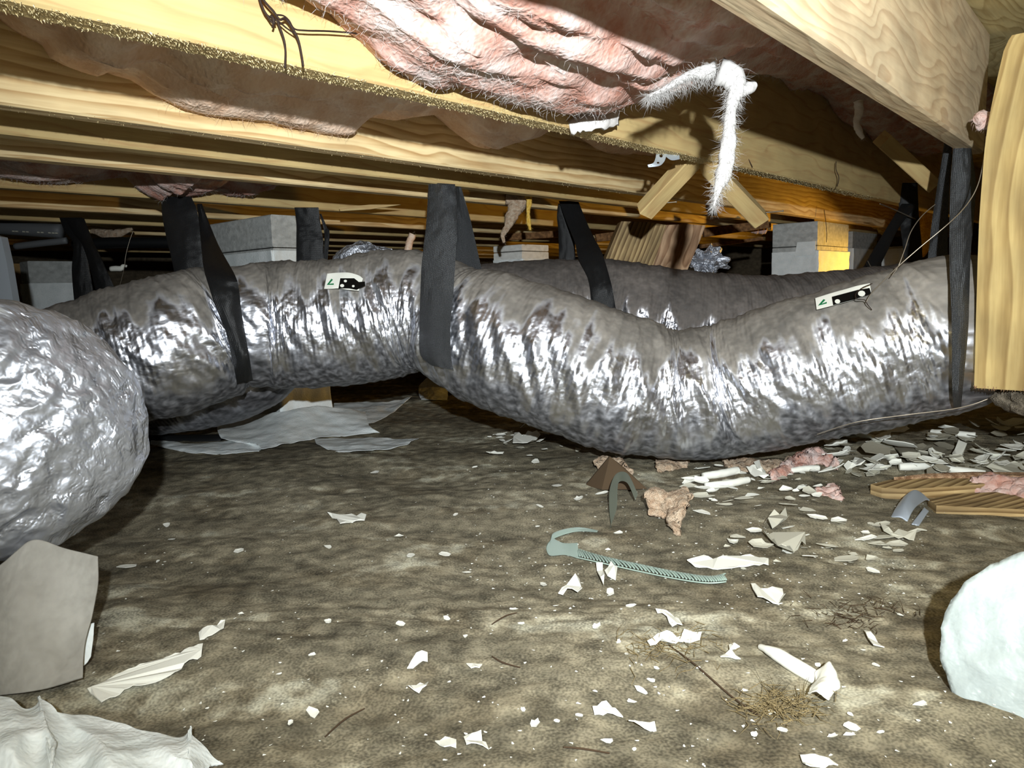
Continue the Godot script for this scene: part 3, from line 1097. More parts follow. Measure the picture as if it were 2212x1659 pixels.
class OnLabel:
	var a: Vector3
	var n: Vector3
	func at_px(world: Node3D, x: float, y: float) -> Vector3:
		var r: Vector3 = world.ray(x, y)
		return world.EYE + r * ((a - world.EYE).dot(n) / r.dot(n))


func on_ribbon(r0: Array, r1: Array, _t: Array, _b: Array) -> OnLabel:
	var o := OnLabel.new()
	var m := r0.size() - 1
	o.a = (r0[0] + r1[0] + r0[m] + r1[m]) / 4.0
	o.n = (r0[m] + r1[m] - r0[0] - r1[0]).cross(r1[0] + r1[m] - r0[0] - r0[m]).normalized()
	if o.n.dot(EYE - o.a) < 0: o.n = -o.n
	# the middle of a bowed label stands proud of its corners
	var far := -1.0
	for k in r0.size():
		far = maxf(far, maxf((r0[k] - o.a).dot(o.n), (r1[k] - o.a).dot(o.n)))
	o.a += o.n * far
	return o


func make_straps() -> void:
	var hug := func(flat: Array, on_duct: bool) -> Array:
		var out := []
		for k in range(0, flat.size(), 3):
			var d: float = flat[k + 2]
			out.append(at(flat[k], flat[k + 1], minf(d, depth_on_duct(flat[k], flat[k + 1]) - 0.012) if on_duct else d))
		return out
	var strap := func(label: String, legs: Array) -> void:
		var l0: Array = hug.call(legs[0][0], legs[0].size() > 3)
		var o := thing("webbing_strap", l0[0])
		tag(o, label, "strap")
		for g in legs:
			obj("strap_leg", ribbon(hug.call(g[0], g.size() > 3), hug.call(g[1], g.size() > 3), 60, 9, 0.0025, 0.004, g[2] if g.size() > 2 else 0.0).done(), M.web_shiny if label.begins_with("broad") or label.contains("right end of") else M.web, o)
	strap.call("broad black webbing strap round the middle of the bright duct", [
		[[926, 394, 1.8, 923, 450, 1.75, 919, 502, 1.7, 911, 570, 1.655, 908, 637, 1.615, 906, 705, 1.612, 908, 766, 1.64, 934, 790, 1.69], [983, 398, 1.8, 987, 445, 1.75, 988, 490, 1.7, 984, 560, 1.64, 979, 637, 1.6, 973, 705, 1.6, 974, 766, 1.63, 980, 800, 1.68], 0.012, true],
		[[984, 402, 1.86, 984, 440, 1.87, 984, 500, 1.87, 985, 590, 1.86], [996, 404, 1.85, 1014, 466, 1.85, 1025, 512, 1.86, 1042, 590, 1.86], 0.006]])
	strap.call("dusty black webbing strap crossing the duct near the left pier", [
		[[425, 440, 1.9, 432, 500, 1.86, 439, 573, 1.76, 450, 615, 1.68, 464, 658, 1.63, 488, 719, 1.6, 505, 793, 1.63, 512, 830, 1.68], [436, 440, 1.9, 470, 525, 1.85, 507, 593, 1.74, 516, 625, 1.67, 520, 660, 1.62, 530, 722, 1.6, 539, 773, 1.61, 546, 820, 1.68], 0.01, true],
		[[348, 425, 1.9, 351, 470, 1.88, 362, 525, 1.86, 371, 561, 1.85, 382, 620, 1.84], [413, 425, 1.89, 427, 461, 1.87, 434, 525, 1.85, 439, 570, 1.84, 440, 630, 1.83], 0.008]])
	strap.call("forked black strap at far left above the elbow", [
		[[128, 470, 2.2, 140, 500, 2.18, 158, 527, 2.16, 155, 585, 2.15, 161, 660, 2.14], [178, 470, 2.2, 186, 500, 2.18, 186, 527, 2.16, 194, 585, 2.15, 206, 660, 2.14], 0.006],
		[[140, 472, 2.19, 160, 505, 2.17, 178, 530, 2.15, 196, 585, 2.13, 212, 650, 2.12], [182, 472, 2.19, 200, 518, 2.16, 214, 547, 2.14, 231, 585, 2.12, 256, 640, 2.11], 0.01]])
	strap.call("black strap hanging in front of the left block pier", [
		[[636, 448, 2.1, 640, 480, 2.1, 640, 520, 2.09, 640, 580, 2.08], [688, 448, 2.1, 693, 487, 2.1, 698, 520, 2.09, 701, 580, 2.08], 0.006],
		[[690, 462, 2.13, 700, 500, 2.13, 700, 540, 2.12, 700, 580, 2.12], [694, 462, 2.13, 706, 490, 2.13, 712, 506, 2.12, 706, 580, 2.12]]])
	strap.call("black strap slanting down onto the dark rear duct", [
		[[1207, 434, 2.36, 1222, 475, 2.3, 1241, 522, 2.22, 1250, 560, 2.16, 1270, 603, 2.11, 1277, 650, 2.09, 1280, 690, 2.1], [1249, 434, 2.36, 1271, 488, 2.29, 1286, 518, 2.22, 1302, 550, 2.15, 1317, 600, 2.1, 1324, 630, 2.08, 1334, 690, 2.09], 0.008],
		[[1206, 440, 2.38, 1203, 468, 2.38, 1206, 502, 2.38, 1208, 580, 2.38], [1242, 440, 2.37, 1241, 468, 2.37, 1242, 516, 2.37, 1243, 580, 2.37], 0.005]])
	strap.call("black strap at the right end of the bright duct beside the square post", [
		[[2060, 305, 1.5, 2056, 360, 1.47, 2053, 400, 1.45, 2051, 470, 1.4, 2051, 565, 1.33, 2054, 640, 1.29, 2056, 720, 1.28, 2057, 838, 1.3, 2060, 880, 1.36], [2096, 308, 1.5, 2104, 360, 1.47, 2108, 400, 1.45, 2104, 470, 1.4, 2097, 547, 1.33, 2094, 640, 1.29, 2091, 720, 1.28, 2080, 838, 1.3, 2076, 880, 1.36], 0.008, true],
		[[2040, 305, 1.58, 2032, 360, 1.6, 2024, 405, 1.62, 2012, 490, 1.63, 2000, 600, 1.62], [2058, 305, 1.57, 2054, 360, 1.59, 2051, 405, 1.6, 2048, 490, 1.61, 2046, 600, 1.6], 0.005]])
	strap.call("black strap spread like an A over the rear duct's right end", [
		[[1948, 440, 2.5, 1931, 467, 2.46, 1896, 524, 2.4, 1862, 582, 2.32, 1850, 610, 2.28], [1985, 440, 2.5, 1944, 489, 2.45, 1918, 540, 2.39, 1893, 592, 2.31, 1882, 620, 2.27], 0.006],
		[[1940, 395, 2.56, 1943, 470, 2.54, 1950, 530, 2.5, 1958, 600, 2.46], [1982, 395, 2.55, 1985, 465, 2.53, 1992, 540, 2.49, 1994, 600, 2.45], 0.006]])


# ---- glass wool between the joists ----
# outline: [x, y ...] where its lower edge shows, on the plane n = edge; it rises towards the other side
func batt(called: String, label: String, outline: Array, edge: float, n0: float, n1: float, rise: float, m: Material, seed_: float, hair: int, hair_m: Material, s_end := 3.2) -> Node3D:
	var ss := []
	var hh := []
	for k in range(0, outline.size(), 2):
		var q := on_n(outline[k], outline[k + 1], edge)
		ss.append(q.dot(D))
		hh.append(q.y)
	var o := thing(called, sn(ss[0], edge, hh[0]))
	tag(o, label, "insulation")
	var p := PackedVector3Array()
	var uv := PackedVector2Array()
	var nu := 230
	var nv := 46
	var s0: float = ss[0]
	var s1: float = ss[ss.size() - 1]
	var roots := []
	var dirs := []
	for a in nu:
		var s := lerpf(s0, s1, a / float(nu - 1))
		var k := 0
		while k < ss.size() - 2 and ss[k + 1] < s: k += 1
		var hb: float = lerpf(hh[k], hh[k + 1], clampf((s - ss[k]) / maxf(ss[k + 1] - ss[k], 0.001), 0, 1))
		for b in nv:
			var n := lerpf(n0, n1, b / float(nv - 1))
			var far := (edge - n) / (edge - n0) if n < edge else (n - edge) / (n1 - edge) * 0.5
			var h := hb + rise * pow(absf(far), 1.6)
			var w := Vector3(s, n, 0)
			var roomy := minf(1.0, absf(far) * 3.0 + 0.12)
			h += (n3.get_noise_3d(s * 3.0 + seed_, n * 9.0, seed_) * 0.035 + nr.get_noise_2d(s * 3.0 + n * 4.0 + seed_, n * 17.0) * 0.012) * roomy + n3.get_noise_3d(s * 14.0, n * 40.0, seed_) * 0.004
			p.append(sn(s, n, minf(h, SUB - 0.01)))
			uv.append(Vector2(s, n))
			if rng.randf() < hair / float(nu * nv) * (3.0 if absf(n - edge) < 0.05 else 0.6):
				roots.append(p[p.size() - 1])
				dirs.append(Vector3(0, -0.35, 0) + D * rng.randf_range(-1, 1) + N * rng.randf_range(-0.4, 0.7))
	var s_ := Shape.new()
	s_.grid(p, uv, nu, nv, false, 0.07, Vector3.UP)
	obj("wool_batt", s_.done(), m, o)
	stuff(obj("loose_fibres", hairs(roots, dirs, 0.02, 0.00018, 0.5, null, 0.8).done(), hair_m, o))
	return o


func wisp(path: Array, radii: Array, hair: int, length: float, rough := 0.35) -> Array:
	var s := tube(path, radii, 40, 12, rough)
	var roots := []
	var dirs := []
	for k in hair:
		var t := rng.randf()
		var f := t * (radii.size() - 1)
		var i := mini(int(f), radii.size() - 2)
		var c := curve(path, t)
		var q := Vector3(rng.randf_range(-1, 1), rng.randf_range(-1, 1), rng.randf_range(-1, 1)).normalized()
		roots.append(c + q * lerpf(radii[i], radii[i + 1], f - i) * 0.8)
		dirs.append(q + Vector3(0, -0.9, 0))
	return [s.done(), hairs(roots, dirs, length, 0.0002, 0.4, null, 0.9).done()]


func make_insulation() -> void:
	batt("pink_batt", "big pink and white insulation batt bulging down at top centre", [520, -90, 600, -30, 700, 3, 760, 30, 850, 90, 890, 130, 940, 158, 1000, 182, 1100, 216, 1150, 232, 1200, 240, 1240, 246, 1290, 246, 1330, 238, 1400, 202, 1440, 176, 1500, 156, 1560, 152, 1620, 158, 1700, 162, 1800, 200, 1900, 290, 2000, 340], 0.70, 0.425, 0.765, 0.075, M.pink, 2.0, 5200, M.wool)
	var flap := obj("wool_flap", patch([pxd([1228, 268, 1.205, 1270, 248, 1.21, 1335, 236, 1.25]), pxd([1230, 276, 1.20, 1280, 262, 1.20, 1332, 252, 1.24]), pxd([1234, 280, 1.205, 1285, 276, 1.205, 1328, 268, 1.245])], 14, 20, 0.006, 40.0, 0.008).done(), M.wool)
	tag(flap, "little white wool flap resting on the nearest joist's frayed edge", "insulation")
	batt("tan_batt", "dusty tan insulation hanging in shadow behind the nearest joist", [-70, -10, 0, 50, 36, 78, 90, 101, 103, 127, 145, 150, 177, 161, 213, 176, 226, 163, 280, 174, 334, 208, 398, 236, 441, 248, 510, 256, 576, 262, 650, 276, 720, 287, 750, 288, 785, 252, 853, 262, 937, 252, 988, 298, 1046, 327, 1107, 305, 1178, 285, 1239, 295, 1290, 325, 1327, 331, 1409, 337, 1480, 310], 1.145, 0.79, 1.163, 0.09, M.tan, 11.0, 2600, M.tan)
	batt("pink_batt", "small pink insulation with a white lip above the dusty left strap", [-60, 372, 60, 390, 180, 392, 270, 384, 285, 400, 300, 413, 318, 424, 332, 430, 345, 436, 352, 430, 360, 420, 400, 425, 432, 420, 460, 406, 500, 418, 530, 424, 570, 412], 1.95, 1.63, 2.0, 0.06, M.pink, 23.0, 700, M.wool)
	# the white strand that hangs down from the big batt
	var d := (on_n(1585, 180, 0.445) - EYE).dot(cam_f)
	var k := d / FL
	var tuft := thing("wool_strand", at(1585, 175, d))
	tag(tuft, "long white wool strand hanging from the big pink batt", "insulation")
	var w := wisp(pts([1545, 150, 1580, 165, 1590, 195, 1582, 220, 1577, 250, 1575, 285, 1572, 320, 1567, 355, 1562, 380, 1552, 405, 1546, 430, 1541, 448], d), [26 * k, 27 * k, 20 * k, 13 * k, 12 * k, 14 * k, 16 * k, 17 * k, 19 * k, 9 * k, 4 * k, 1 * k], 1100, 0.022)
	obj("twisted_strand", w[0], M.strand, tuft)
	stuff(obj("loose_fibres", w[1], M.strand, tuft))
	w = wisp(pts([1588, 200, 1605, 196, 1622, 188, 1634, 182], d), [15 * k, 15 * k, 13 * k, 5 * k], 260, 0.016)
	obj("side_knot", w[0], M.strand, tuft)
	w = wisp(pts([1400, 208, 1430, 196, 1460, 178, 1500, 160, 1545, 152], d + 0.02), [3 * k, 6 * k, 8 * k, 11 * k, 20 * k], 900, 0.026)
	obj("torn_edge", w[0], M.strand, tuft)
	stuff(obj("loose_fibres", w[1], M.strand, tuft))
	var small := [
		["short white wool tuft dangling beside the joist at upper right", [1853, 216, 1856, 240, 1850, 262, 1856, 285, 1866, 300], [10, 9, 7, 7, 3], 1.6, M.wool],
		["pink wool ball caught between the weathered joist and the square post", [2108, 262, 2118, 258, 2130, 264, 2140, 272], [8, 19, 20, 8], 1.3, M.pink],
		["pink rag of wool twisting down by the middle distance joists", [1090, 424, 1120, 430, 1112, 452, 1104, 470, 1096, 490, 1086, 508, 1090, 526], [16, 22, 16, 13, 8, 5, 2], 2.25, M.pale],
		["pale yellow strand hanging beside the pink rag", [1141, 420, 1143, 436, 1141, 460, 1142, 480, 1146, 498], [7, 6, 4, 5, 2], 2.2, M.yellow],
		["white wool drip on the striped joist, left of a pair", [460, 246, 466, 254, 470, 262, 472, 268], [6, 8, 7, 4], 1.5, M.wool],
		["white wool drip on the striped joist, right of a pair", [560, 262, 545, 268, 540, 278, 537, 288], [10, 9, 7, 3], 1.55, M.wool],
		["ragged pale wool scrap on the far joist above the dark pipes", [196, 498, 215, 502, 240, 508, 262, 502, 288, 494], [3, 8, 12, 8, 2], 2.7, M.pale],
		["tan foam lump under the far joists left of the middle strap", [892, 506, 886, 520, 882, 536, 880, 552], [9, 7, 8, 10], 2.6, M.tan],
		["pink wool scrap against the taped right pier", [1606, 494, 1622, 492, 1640, 494, 1656, 496], [6, 11, 12, 8], 3.0, M.pink],
	]
	for q in small:
		var rad := []
		for r in q[2]: rad.append(r * q[3] / FL)
		var t := thing("wool_tuft", at(q[1][0], q[1][1], q[3]))
		tag(t, q[0], "insulation")
		var ww := wisp(pts(q[1], q[3]), rad, 120, 0.012)
		obj("wool", ww[0], q[4], t)
		stuff(obj("loose_fibres", ww[1], q[4], t))


func on_s(x: float, y: float, s: float) -> Vector3:     # on the upright plane across the joists
	var r := ray(x, y)
	return EYE + r * (s / r.dot(D))


func make_right_post() -> void:
	var sp := 1.50
	var o := thing("square_post", on_s(2160, 838, sp))
	tag(o, "square treated post with greenish stripes at the right edge", "post")
	var s := Shape.new()
	# it stands square to the joists; its left arris is bowed; uv runs with the grain
	var edge := [2186, 76, 2179, 86, 2168, 110, 2154, 170, 2141, 232, 2133, 275, 2127, 321, 2123, 370, 2119, 420, 2115, 480, 2112, 560, 2108, 700, 2106, 780, 2104, 838]
	var l := []
	for k in range(0, edge.size(), 2): l.append(on_s(edge[k], edge[k + 1], sp))
	var nu := l.size()
	var wide := 0.14
	var deep := 0.14
	for face in 4:
		var p := PackedVector3Array()
		var uv := PackedVector2Array()
		for k in nu:
			for b in 8:
				var t := b / 7.0
				var q: Vector3 = l[k]
				if face == 0: q += -N * wide * t
				elif face == 1: q += D * deep * t
				elif face == 2: q += -N * wide + D * deep * t
				else: q += -N * wide * t + D * deep
				p.append(q)
				uv.append(Vector2(-q.y, t * 0.15 + face * 0.2))
		s.grid(p, uv, nu, 8)
	var bot: Vector3 = l[nu - 1]
	s.quad(bot, bot - N * wide, bot - N * wide + D * deep, bot + D * deep, Vector2(0, 0), Vector2(0, 0.1), Vector2(0.1, 0.1), Vector2(0.1, 0))
	obj("timber", s.done(false), M.treated, o)
	var roots := []
	var dirs := []
	for k in 160:
		roots.append(bot - N * rng.randf() * wide + D * rng.randf() * 0.02 + Vector3.UP * 0.004)
		dirs.append(Vector3(0, -1, 0))
	stuff(obj("splinters", hairs(roots, dirs, 0.012, 0.0016, 0.5).done(), M.bark, o))
	var lump := obj("concrete_lump", blob(bot - N * 0.085 + D * 0.075 + Vector3(0, -0.024, 0), Vector3(0.07, 0.026, 0.06), 0.5, 16.0).done(), M.rubble)
	tag(lump, "dirty concrete lump stuck under the square post", "rubble")


const LAMP := Vector3(2.1, 0.33, -3.2)


func make_background() -> void:
	# dark pipes at far left
	for q in [["dark grey pipe with faint white print, far left above the pier", [-90, 486, 12, 492, 145, 500], 15.0, 2.5, M.pipe], ["black pipe running behind the dusty strap under the pink tuft", [150, 530, 230, 525, 300, 524, 400, 524], 12.0, 2.55, M.black], ["thin dark pipe crossing under the printed grey pipe", [28, 533, 85, 526, 150, 519], 7.0, 2.45, M.pipe]]:
		var path := pts(q[1], q[3])
		var o := thing("drain_pipe", path[0])
		tag(o, q[0], "pipe")
		obj("pipe_body", tube(path, [q[2] * q[3] / FL], 16, 18).done(), q[4], o)
		if q[2] == 15.0:
			for x in [26, 33, 48, 56, 80, 88, 104, 112, 119]:
				obj("print_mark", prism(pts([x, 498 + (x - 26) * 0.045, x + 5, 498.3 + (x - 26) * 0.045, x + 5, 501 + (x - 26) * 0.045, x, 500.5 + (x - 26) * 0.045], 2.472), cam_f * 0.004).done(false), M.flake_dim, o)
	var plate := obj("sheet_metal", prism(ptz([-40, 500, 2, 512, 14, 565, 29, 655, -40, 660], 1.5), Vector3(0, 0, -0.02)).done(false), M.zinc)
	tag(plate, "bright sheet metal corner at the left edge above the elbow", "sheet metal")
	var hook := obj("pipe_bracket", tube(pts([236, 581, 250, 580, 262, 580, 266, 574, 276, 576], 2.6), [0.009, 0.01, 0.009, 0.006, 0.004], 16, 8).done(), M.tag_white)
	tag(hook, "small white bracket in the dark right of the forked strap", "bracket")
	# the leaning old post behind the rear duct, split in two
	var post := thing("split_post", at(1400, 540, 2.55))
	tag(post, "old split wooden post leaning behind the dark rear duct", "post")
	obj("striped_half", plank_px([1296, 590, 1342, 478, 1402, 480, 1440, 486, 1402, 600], 2.52, 0.09), M.old, post)
	obj("torn_half", plank_px([1402, 600, 1440, 486, 1486, 484, 1524, 487, 1512, 520, 1482, 590], 2.56, 0.07), M.torn, post)
	# boards and scraps at middle distance
	for q in [["brown board under the joists right of the split post", [1520, 492, 1660, 476, 1662, 492, 1522, 512], 2.9], ["orange brown board end behind the slanting rear strap", [1286, 506, 1334, 500, 1334, 518, 1290, 522], 3.0], ["brown board above the low pale pier", [1080, 506, 1206, 498, 1206, 512, 1084, 520], 3.2], ["thin brown lath leaning over the foil glint", [1515, 528, 1648, 512, 1650, 518, 1515, 536], 3.1]]:
		var o := obj("board", plank_px(q[1], q[2], 0.03), M.brown)
		tag(o, q[0], "board")
	var lath := obj("loose_lath", plank_px([732, 448, 800, 442, 866, 442, 800, 452, 735, 456], 2.3, 0.008), M.pine)
	tag(lath, "thin loose lath sprung from the far joists above the white lump", "lath")
	var y1 := obj("yellow_wool_lump", blob(at(1912, 478, 4.1), Vector3(0.075, 0.075, 0.05), 0.7, 9.0).done(), M.yellow)
	tag(y1, "yellow insulation lump behind the A shaped black strap", "insulation")
	var y2 := obj("yellow_wool_lump", blob(at(2000, 490, 3.9), Vector3(0.06, 0.13, 0.05), 0.5, 9.0).done(), M.yellow)
	tag(y2, "tall yellow insulation lump left of the right end strap", "insulation")
	var y3 := obj("yellow_wool_lump", blob(at(985, 812, 2.75), Vector3(0.07, 0.07, 0.05), 0.5, 9.0).done(), M.yellow)
	tag(y3, "yellow insulation scrap under the duct at the middle strap", "insulation")
	var lumpy := obj("plastic_lump", blob(at(782, 560, 2.15), Vector3(0.082, 0.05, 0.05), 0.35, 14.0, 30, 44).done(), M.foil_clean)
	tag(lumpy, "crumpled pale plastic lump humped behind the bright duct", "plastic")
	var glint := obj("foil_scrap", blob(at(1526, 566, 2.6), Vector3(0.06, 0.04, 0.03), 1.1, 30.0, 24, 34).done(false), M.foil_clean)
	tag(glint, "crumpled foil scrap glinting behind the rear duct", "foil")
	var stub := obj("hose_end", tube(pts([250, 955, 330, 955, 400, 958, 470, 957, 484, 957], 2.15), [0.026, 0.026, 0.026, 0.026, 0.02], 24, 16).done(), M.black)
	tag(stub, "black hose end on the dirt beneath the drooping dark duct", "hose")
	# the house's own work lamp, out of sight to the right, warms the far piers
	var lamp := thing("work_lamp", LAMP)
	tag(lamp, "small warm work lamp hung under the joists beyond the right pier", "lamp")
	var glow := mat("warm_bulb", Color(1.0, 0.75, 0.35), 0.4)
	glow.emission_enabled = true
	glow.emission = Color(1.0, 0.72, 0.3)
	glow.emission_energy_multiplier = 4.0
	obj("bulb", blob(LAMP, Vector3(0.022, 0.03, 0.022), 0.0, 1.0).done(), glow, lamp)
	obj("lamp_socket", tube([LAMP + Vector3(0, 0.035, 0), LAMP + Vector3(0, 0.09, 0)], [0.016, 0.014], 6, 12).done(), M.black, lamp)
	obj("lamp_hood", tube([LAMP + Vector3(0, 0.055, 0), LAMP + Vector3(0, 0.065, 0), LAMP + Vector3(0, 0.09, 0)], [0.12, 0.10, 0.015], 12, 24, 0.0, false).done(), M.zinc, lamp)
	obj("lamp_cord", tube([LAMP + Vector3(0, 0.08, 0), LAMP + Vector3(0.01, 0.2, 0), Vector3(LAMP.x, JH, LAMP.z)], [0.003], 12, 6).done(), M.black, lamp)
	var warm := SpotLight3D.new()
	warm.name = "work_lamp_light"
	warm.light_color = Color(1.0, 0.76, 0.30)
	warm.light_energy = 1.0
	warm.light_size = 0.02
	warm.spot_angle = 55.0
	warm.spot_angle_attenuation = 0.7
	warm.spot_range = 12.0
	warm.spot_attenuation = 2.0
	warm.shadow_enabled = true
	add_child(warm)
	warm.look_at_from_position(LAMP, Vector3(1.45, 0.48, -3.42), Vector3.UP)


func plank_px(flat: Array, d: float, thick: float) -> Mesh:
	return prism(ptz(flat, d), Vector3(0, 0, -thick)).done(false)


func make_foreground() -> void:
	var g := obj("plastic_sheet", patch([
		pxd([-90, 1300, 0.84, 5, 1216, 0.85, 70, 1166, 0.86, 140, 1184, 0.86, 211, 1202, 0.86]),
		pxd([-90, 1350, 0.82, 20, 1290, 0.82, 90, 1270, 0.835, 150, 1262, 0.845, 212, 1256, 0.85]),
		pxd([-90, 1420, 0.80, 20, 1385, 0.80, 90, 1370, 0.815, 145, 1360, 0.83, 198, 1330, 0.84]),
		pxd([-90, 1460, 0.79, 20, 1440, 0.79, 90, 1430, 0.80, 140, 1418, 0.815, 182, 1392, 0.825]),
		pxd([-90, 1510, 0.79, 20, 1500, 0.78, 85, 1490, 0.785, 135, 1474, 0.79, 179, 1463, 0.80])], 70, 80, 0.003, 9.0, 0.002, Vector2(0.3, 0.3), 4.0, 0.003).done(), M.grey_film)
	tag(g, "stiff grey plastic sheet standing up on the dirt under the silver elbow", "sheeting")
	var g2 := obj("plastic_sheet", patch([pxd([176, 1362, 0.845, 190, 1350, 0.85, 203, 1346, 0.855]), pxd([176, 1400, 0.835, 190, 1395, 0.84, 201, 1385, 0.845]), pxd([178, 1440, 0.825, 188, 1432, 0.83, 196, 1420, 0.835])], 16, 12, 0.002, 20.0, 0.0015).done(), M.film)
	tag(g2, "small curled white lip behind the stiff grey sheet", "sheeting")
	var rows := []
	for r in [[-90, 1490, 0.05, 20, 1497, 0.05, 62, 1514, 0.045, 80, 1492, 0.05, 128, 1524, 0.045, 205, 1538, 0.03, 300, 1552, 0.03, 385, 1580, 0.02, 408, 1566, 0.03, 484, 1636, 0.01], [-90, 1540, 0.06, 20, 1545, 0.055, 75, 1560, 0.05, 110, 1560, 0.05, 160, 1580, 0.035, 230, 1590, 0.04, 310, 1600, 0.03, 380, 1620, 0.03, 420, 1630, 0.028, 474, 1650, 0.008], [-90, 1600, 0.05, 20, 1610, 0.05, 75, 1615, 0.04, 110, 1620, 0.045, 160, 1630, 0.03, 230, 1640, 0.035, 310, 1650, 0.025, 380, 1665, 0.02, 420, 1670, 0.02, 462, 1672, 0.006], [-90, 1680, 0.03, 20, 1690, 0.03, 75, 1695, 0.03, 110, 1695, 0.03, 160, 1700, 0.02, 230, 1710, 0.02, 310, 1715, 0.02, 380, 1720, 0.01, 420, 1720, 0.01, 455, 1720, 0.005]]:
		var row := []
		for k in range(0, r.size(), 3):
			row.append(on_y(r[k], r[k + 1], gh(0, 0) + r[k + 2]))
		rows.append(row)
	var c := obj("plastic_sheet", patch(rows, 110, 190, 0.010, 7.0, 0.0012, Vector2(0.5, 0.5), 8.0, 0.007).done(), M.film)
	tag(c, "crumpled white plastic sheet filling the bottom left corner", "sheeting")
	# pale round edged piece at right
	var o := Shape.new()
	var p := PackedVector3Array()
	var uv := PackedVector2Array()
	var mid := at(2318, 1440, 0.69)
	var face := (EYE - mid).normalized()
	var right := Vector3.UP.cross(face).normalized()
	var up := face.cross(right)
	var R := 250.0 * 0.69 / FL
	for a in 22:
		var t := a / 21.0
		for b in 91:
			var ph := TAU * b / 90.0
			var rr := R * t * (1.0 + 0.03 * n3.get_noise_2d(cos(ph) * 3.0, sin(ph) * 3.0) + 0.012 * n3.get_noise_2d(cos(ph) * 14.0, sin(ph) * 14.0))
			p.append(mid + (right * cos(ph) + up * sin(ph)) * rr + face * (0.014 * (1.0 - t * t) + n3.get_noise_3d(cos(ph) * t * 4.0, sin(ph) * t * 4.0, 3.0) * 0.004))
			uv.append(Vector2(cos(ph), sin(ph)) * t * 0.3)
	o.grid(p, uv, 22, 91, false, -0.006)
	var lid := obj("plastic_disc", o.done(), M.disc)
	tag(lid, "pale round edged piece of white plastic at the right edge, close to the camera", "plastic")


# ---- things lying on the dirt ----
func flake_mesh(seed_: int, bend: float) -> ArrayMesh:   # a torn scrap about 1 across, curled about its long axis
	var r := RandomNumberGenerator.new()
	r.seed = seed_
	var n := r.randi_range(6, 10)
	var ring := []
	for k in n:
		var g := TAU * (k + r.randf_range(-0.3, 0.3)) / n
		var rad := r.randf_range(0.3, 0.56)
		ring.append(Vector2(cos(g) * rad, sin(g) * rad * 0.62))
	var s := Shape.new()
	var lift := func(q: Vector2, low: float) -> Vector3: return Vector3(q.x, bend * (q.y * q.y * 2.2 + q.x * q.x * 0.5) + 0.02 - low, q.y)
	for side in 2:
		var low := 0.02 * side
		var c := s.point(lift.call(Vector2.ZERO, low), Vector2.ZERO)
		for k in n: s.point(lift.call(ring[k] * 0.55, low), ring[k] * 0.55)
		for k in n: s.point(lift.call(ring[k], low), ring[k])
		for k in n:
			var k1 := (k + 1) % n
			if side == 0:
				s.tri(c, c + 1 + k, c + 1 + k1)
				s.tri(c + 1 + k, c + 1 + n + k, c + 1 + k1)
				s.tri(c + 1 + k1, c + 1 + n + k, c + 1 + n + k1)
			else:
				s.tri(c, c + 1 + k1, c + 1 + k)
				s.tri(c + 1 + k, c + 1 + k1, c + 1 + n + k)
				s.tri(c + 1 + k1, c + 1 + n + k1, c + 1 + n + k)
	var m := 2 * n + 1
	for k in n:
		var k1 := (k + 1) % n
		s.tri(1 + n + k, m + 1 + n + k, 1 + n + k1)
		s.tri(1 + n + k1, m + 1 + n + k, m + 1 + n + k1)
	return s.done(false)


var flakes := []


func flake(x: float, y: float, wide: float, turn: float, tilt: float, m: Material, lift := 0.0) -> MeshInstance3D:
	var q := on_floor(x, y)
	var d := (q - EYE).dot(cam_f)
	var o := MeshInstance3D.new()
	o.name = numbered("film_flake")
	o.mesh = flakes[rng.randi() % flakes.size()]
	o.material_override = m
	var k := wide * d / FL
	o.position = q + Vector3.UP * (0.002 + lift + absf(sin(tilt)) * k * 0.2)
	o.basis = Basis.from_euler(Vector3(tilt, turn, rng.randf_range(-0.15, 0.15))).scaled(Vector3.ONE * k)
	add_child(o)
	return o


func torn_sheet(label: String, outline: Array, lift: float, m: Material, called := "film_scrap", bend := 0.012) -> void:
	# a torn scrap whose outline lies on the dirt at those pixels; its middle and rim lift unevenly
	var q := []
	var n := outline.size() / 2
	for k in n:
		var a := Vector2(outline[k * 2], outline[k * 2 + 1])
		var b := Vector2(outline[(k * 2 + 2) % (n * 2)], outline[(k * 2 + 3) % (n * 2)])
		var cuts := clampi(int(a.distance_to(b) / 9.0), 1, 7)
		for j in cuts:                                   # torn edges wander a little
			var w := a.lerp(b, j / float(cuts))
			if j: w += (b - a).orthogonal().normalized() * rng.randf_range(-1.6, 1.6)
			q.append(on_floor(w.x, w.y))
	var flat := PackedVector2Array()
	for p in q: flat.append(Vector2(p.x, p.z))
	var tri := Geometry2D.triangulate_polygon(flat)
	if tri.is_empty():
		flat.reverse()
		tri = Geometry2D.triangulate_polygon(flat)
	var s := Shape.new()
	for side in 2:
		for p in flat:
			var h := lift * (0.6 + n3.get_noise_2d(p.x * 45.0, p.y * 45.0)) + bend * maxf(0.0, n3.get_noise_2d(p.x * 22.0 + 9.0, p.y * 22.0))
			s.point(Vector3(p.x, gh(p.x, p.y) + 0.0035 + maxf(h, 0.0) - 0.0012 * side, p.y), p)
		for k in range(0, tri.size(), 3):
			if side == 0: s.tri(tri[k], tri[k + 1], tri[k + 2])
			else: s.tri(flat.size() + tri[k], flat.size() + tri[k + 2], flat.size() + tri[k + 1])
	for k in flat.size():
		var k1 := (k + 1) % flat.size()
		s.tri(k, flat.size() + k, k1)
		s.tri(k1, flat.size() + k, flat.size() + k1)
	tag(obj(called, s.done(false), m), label, "scrap")


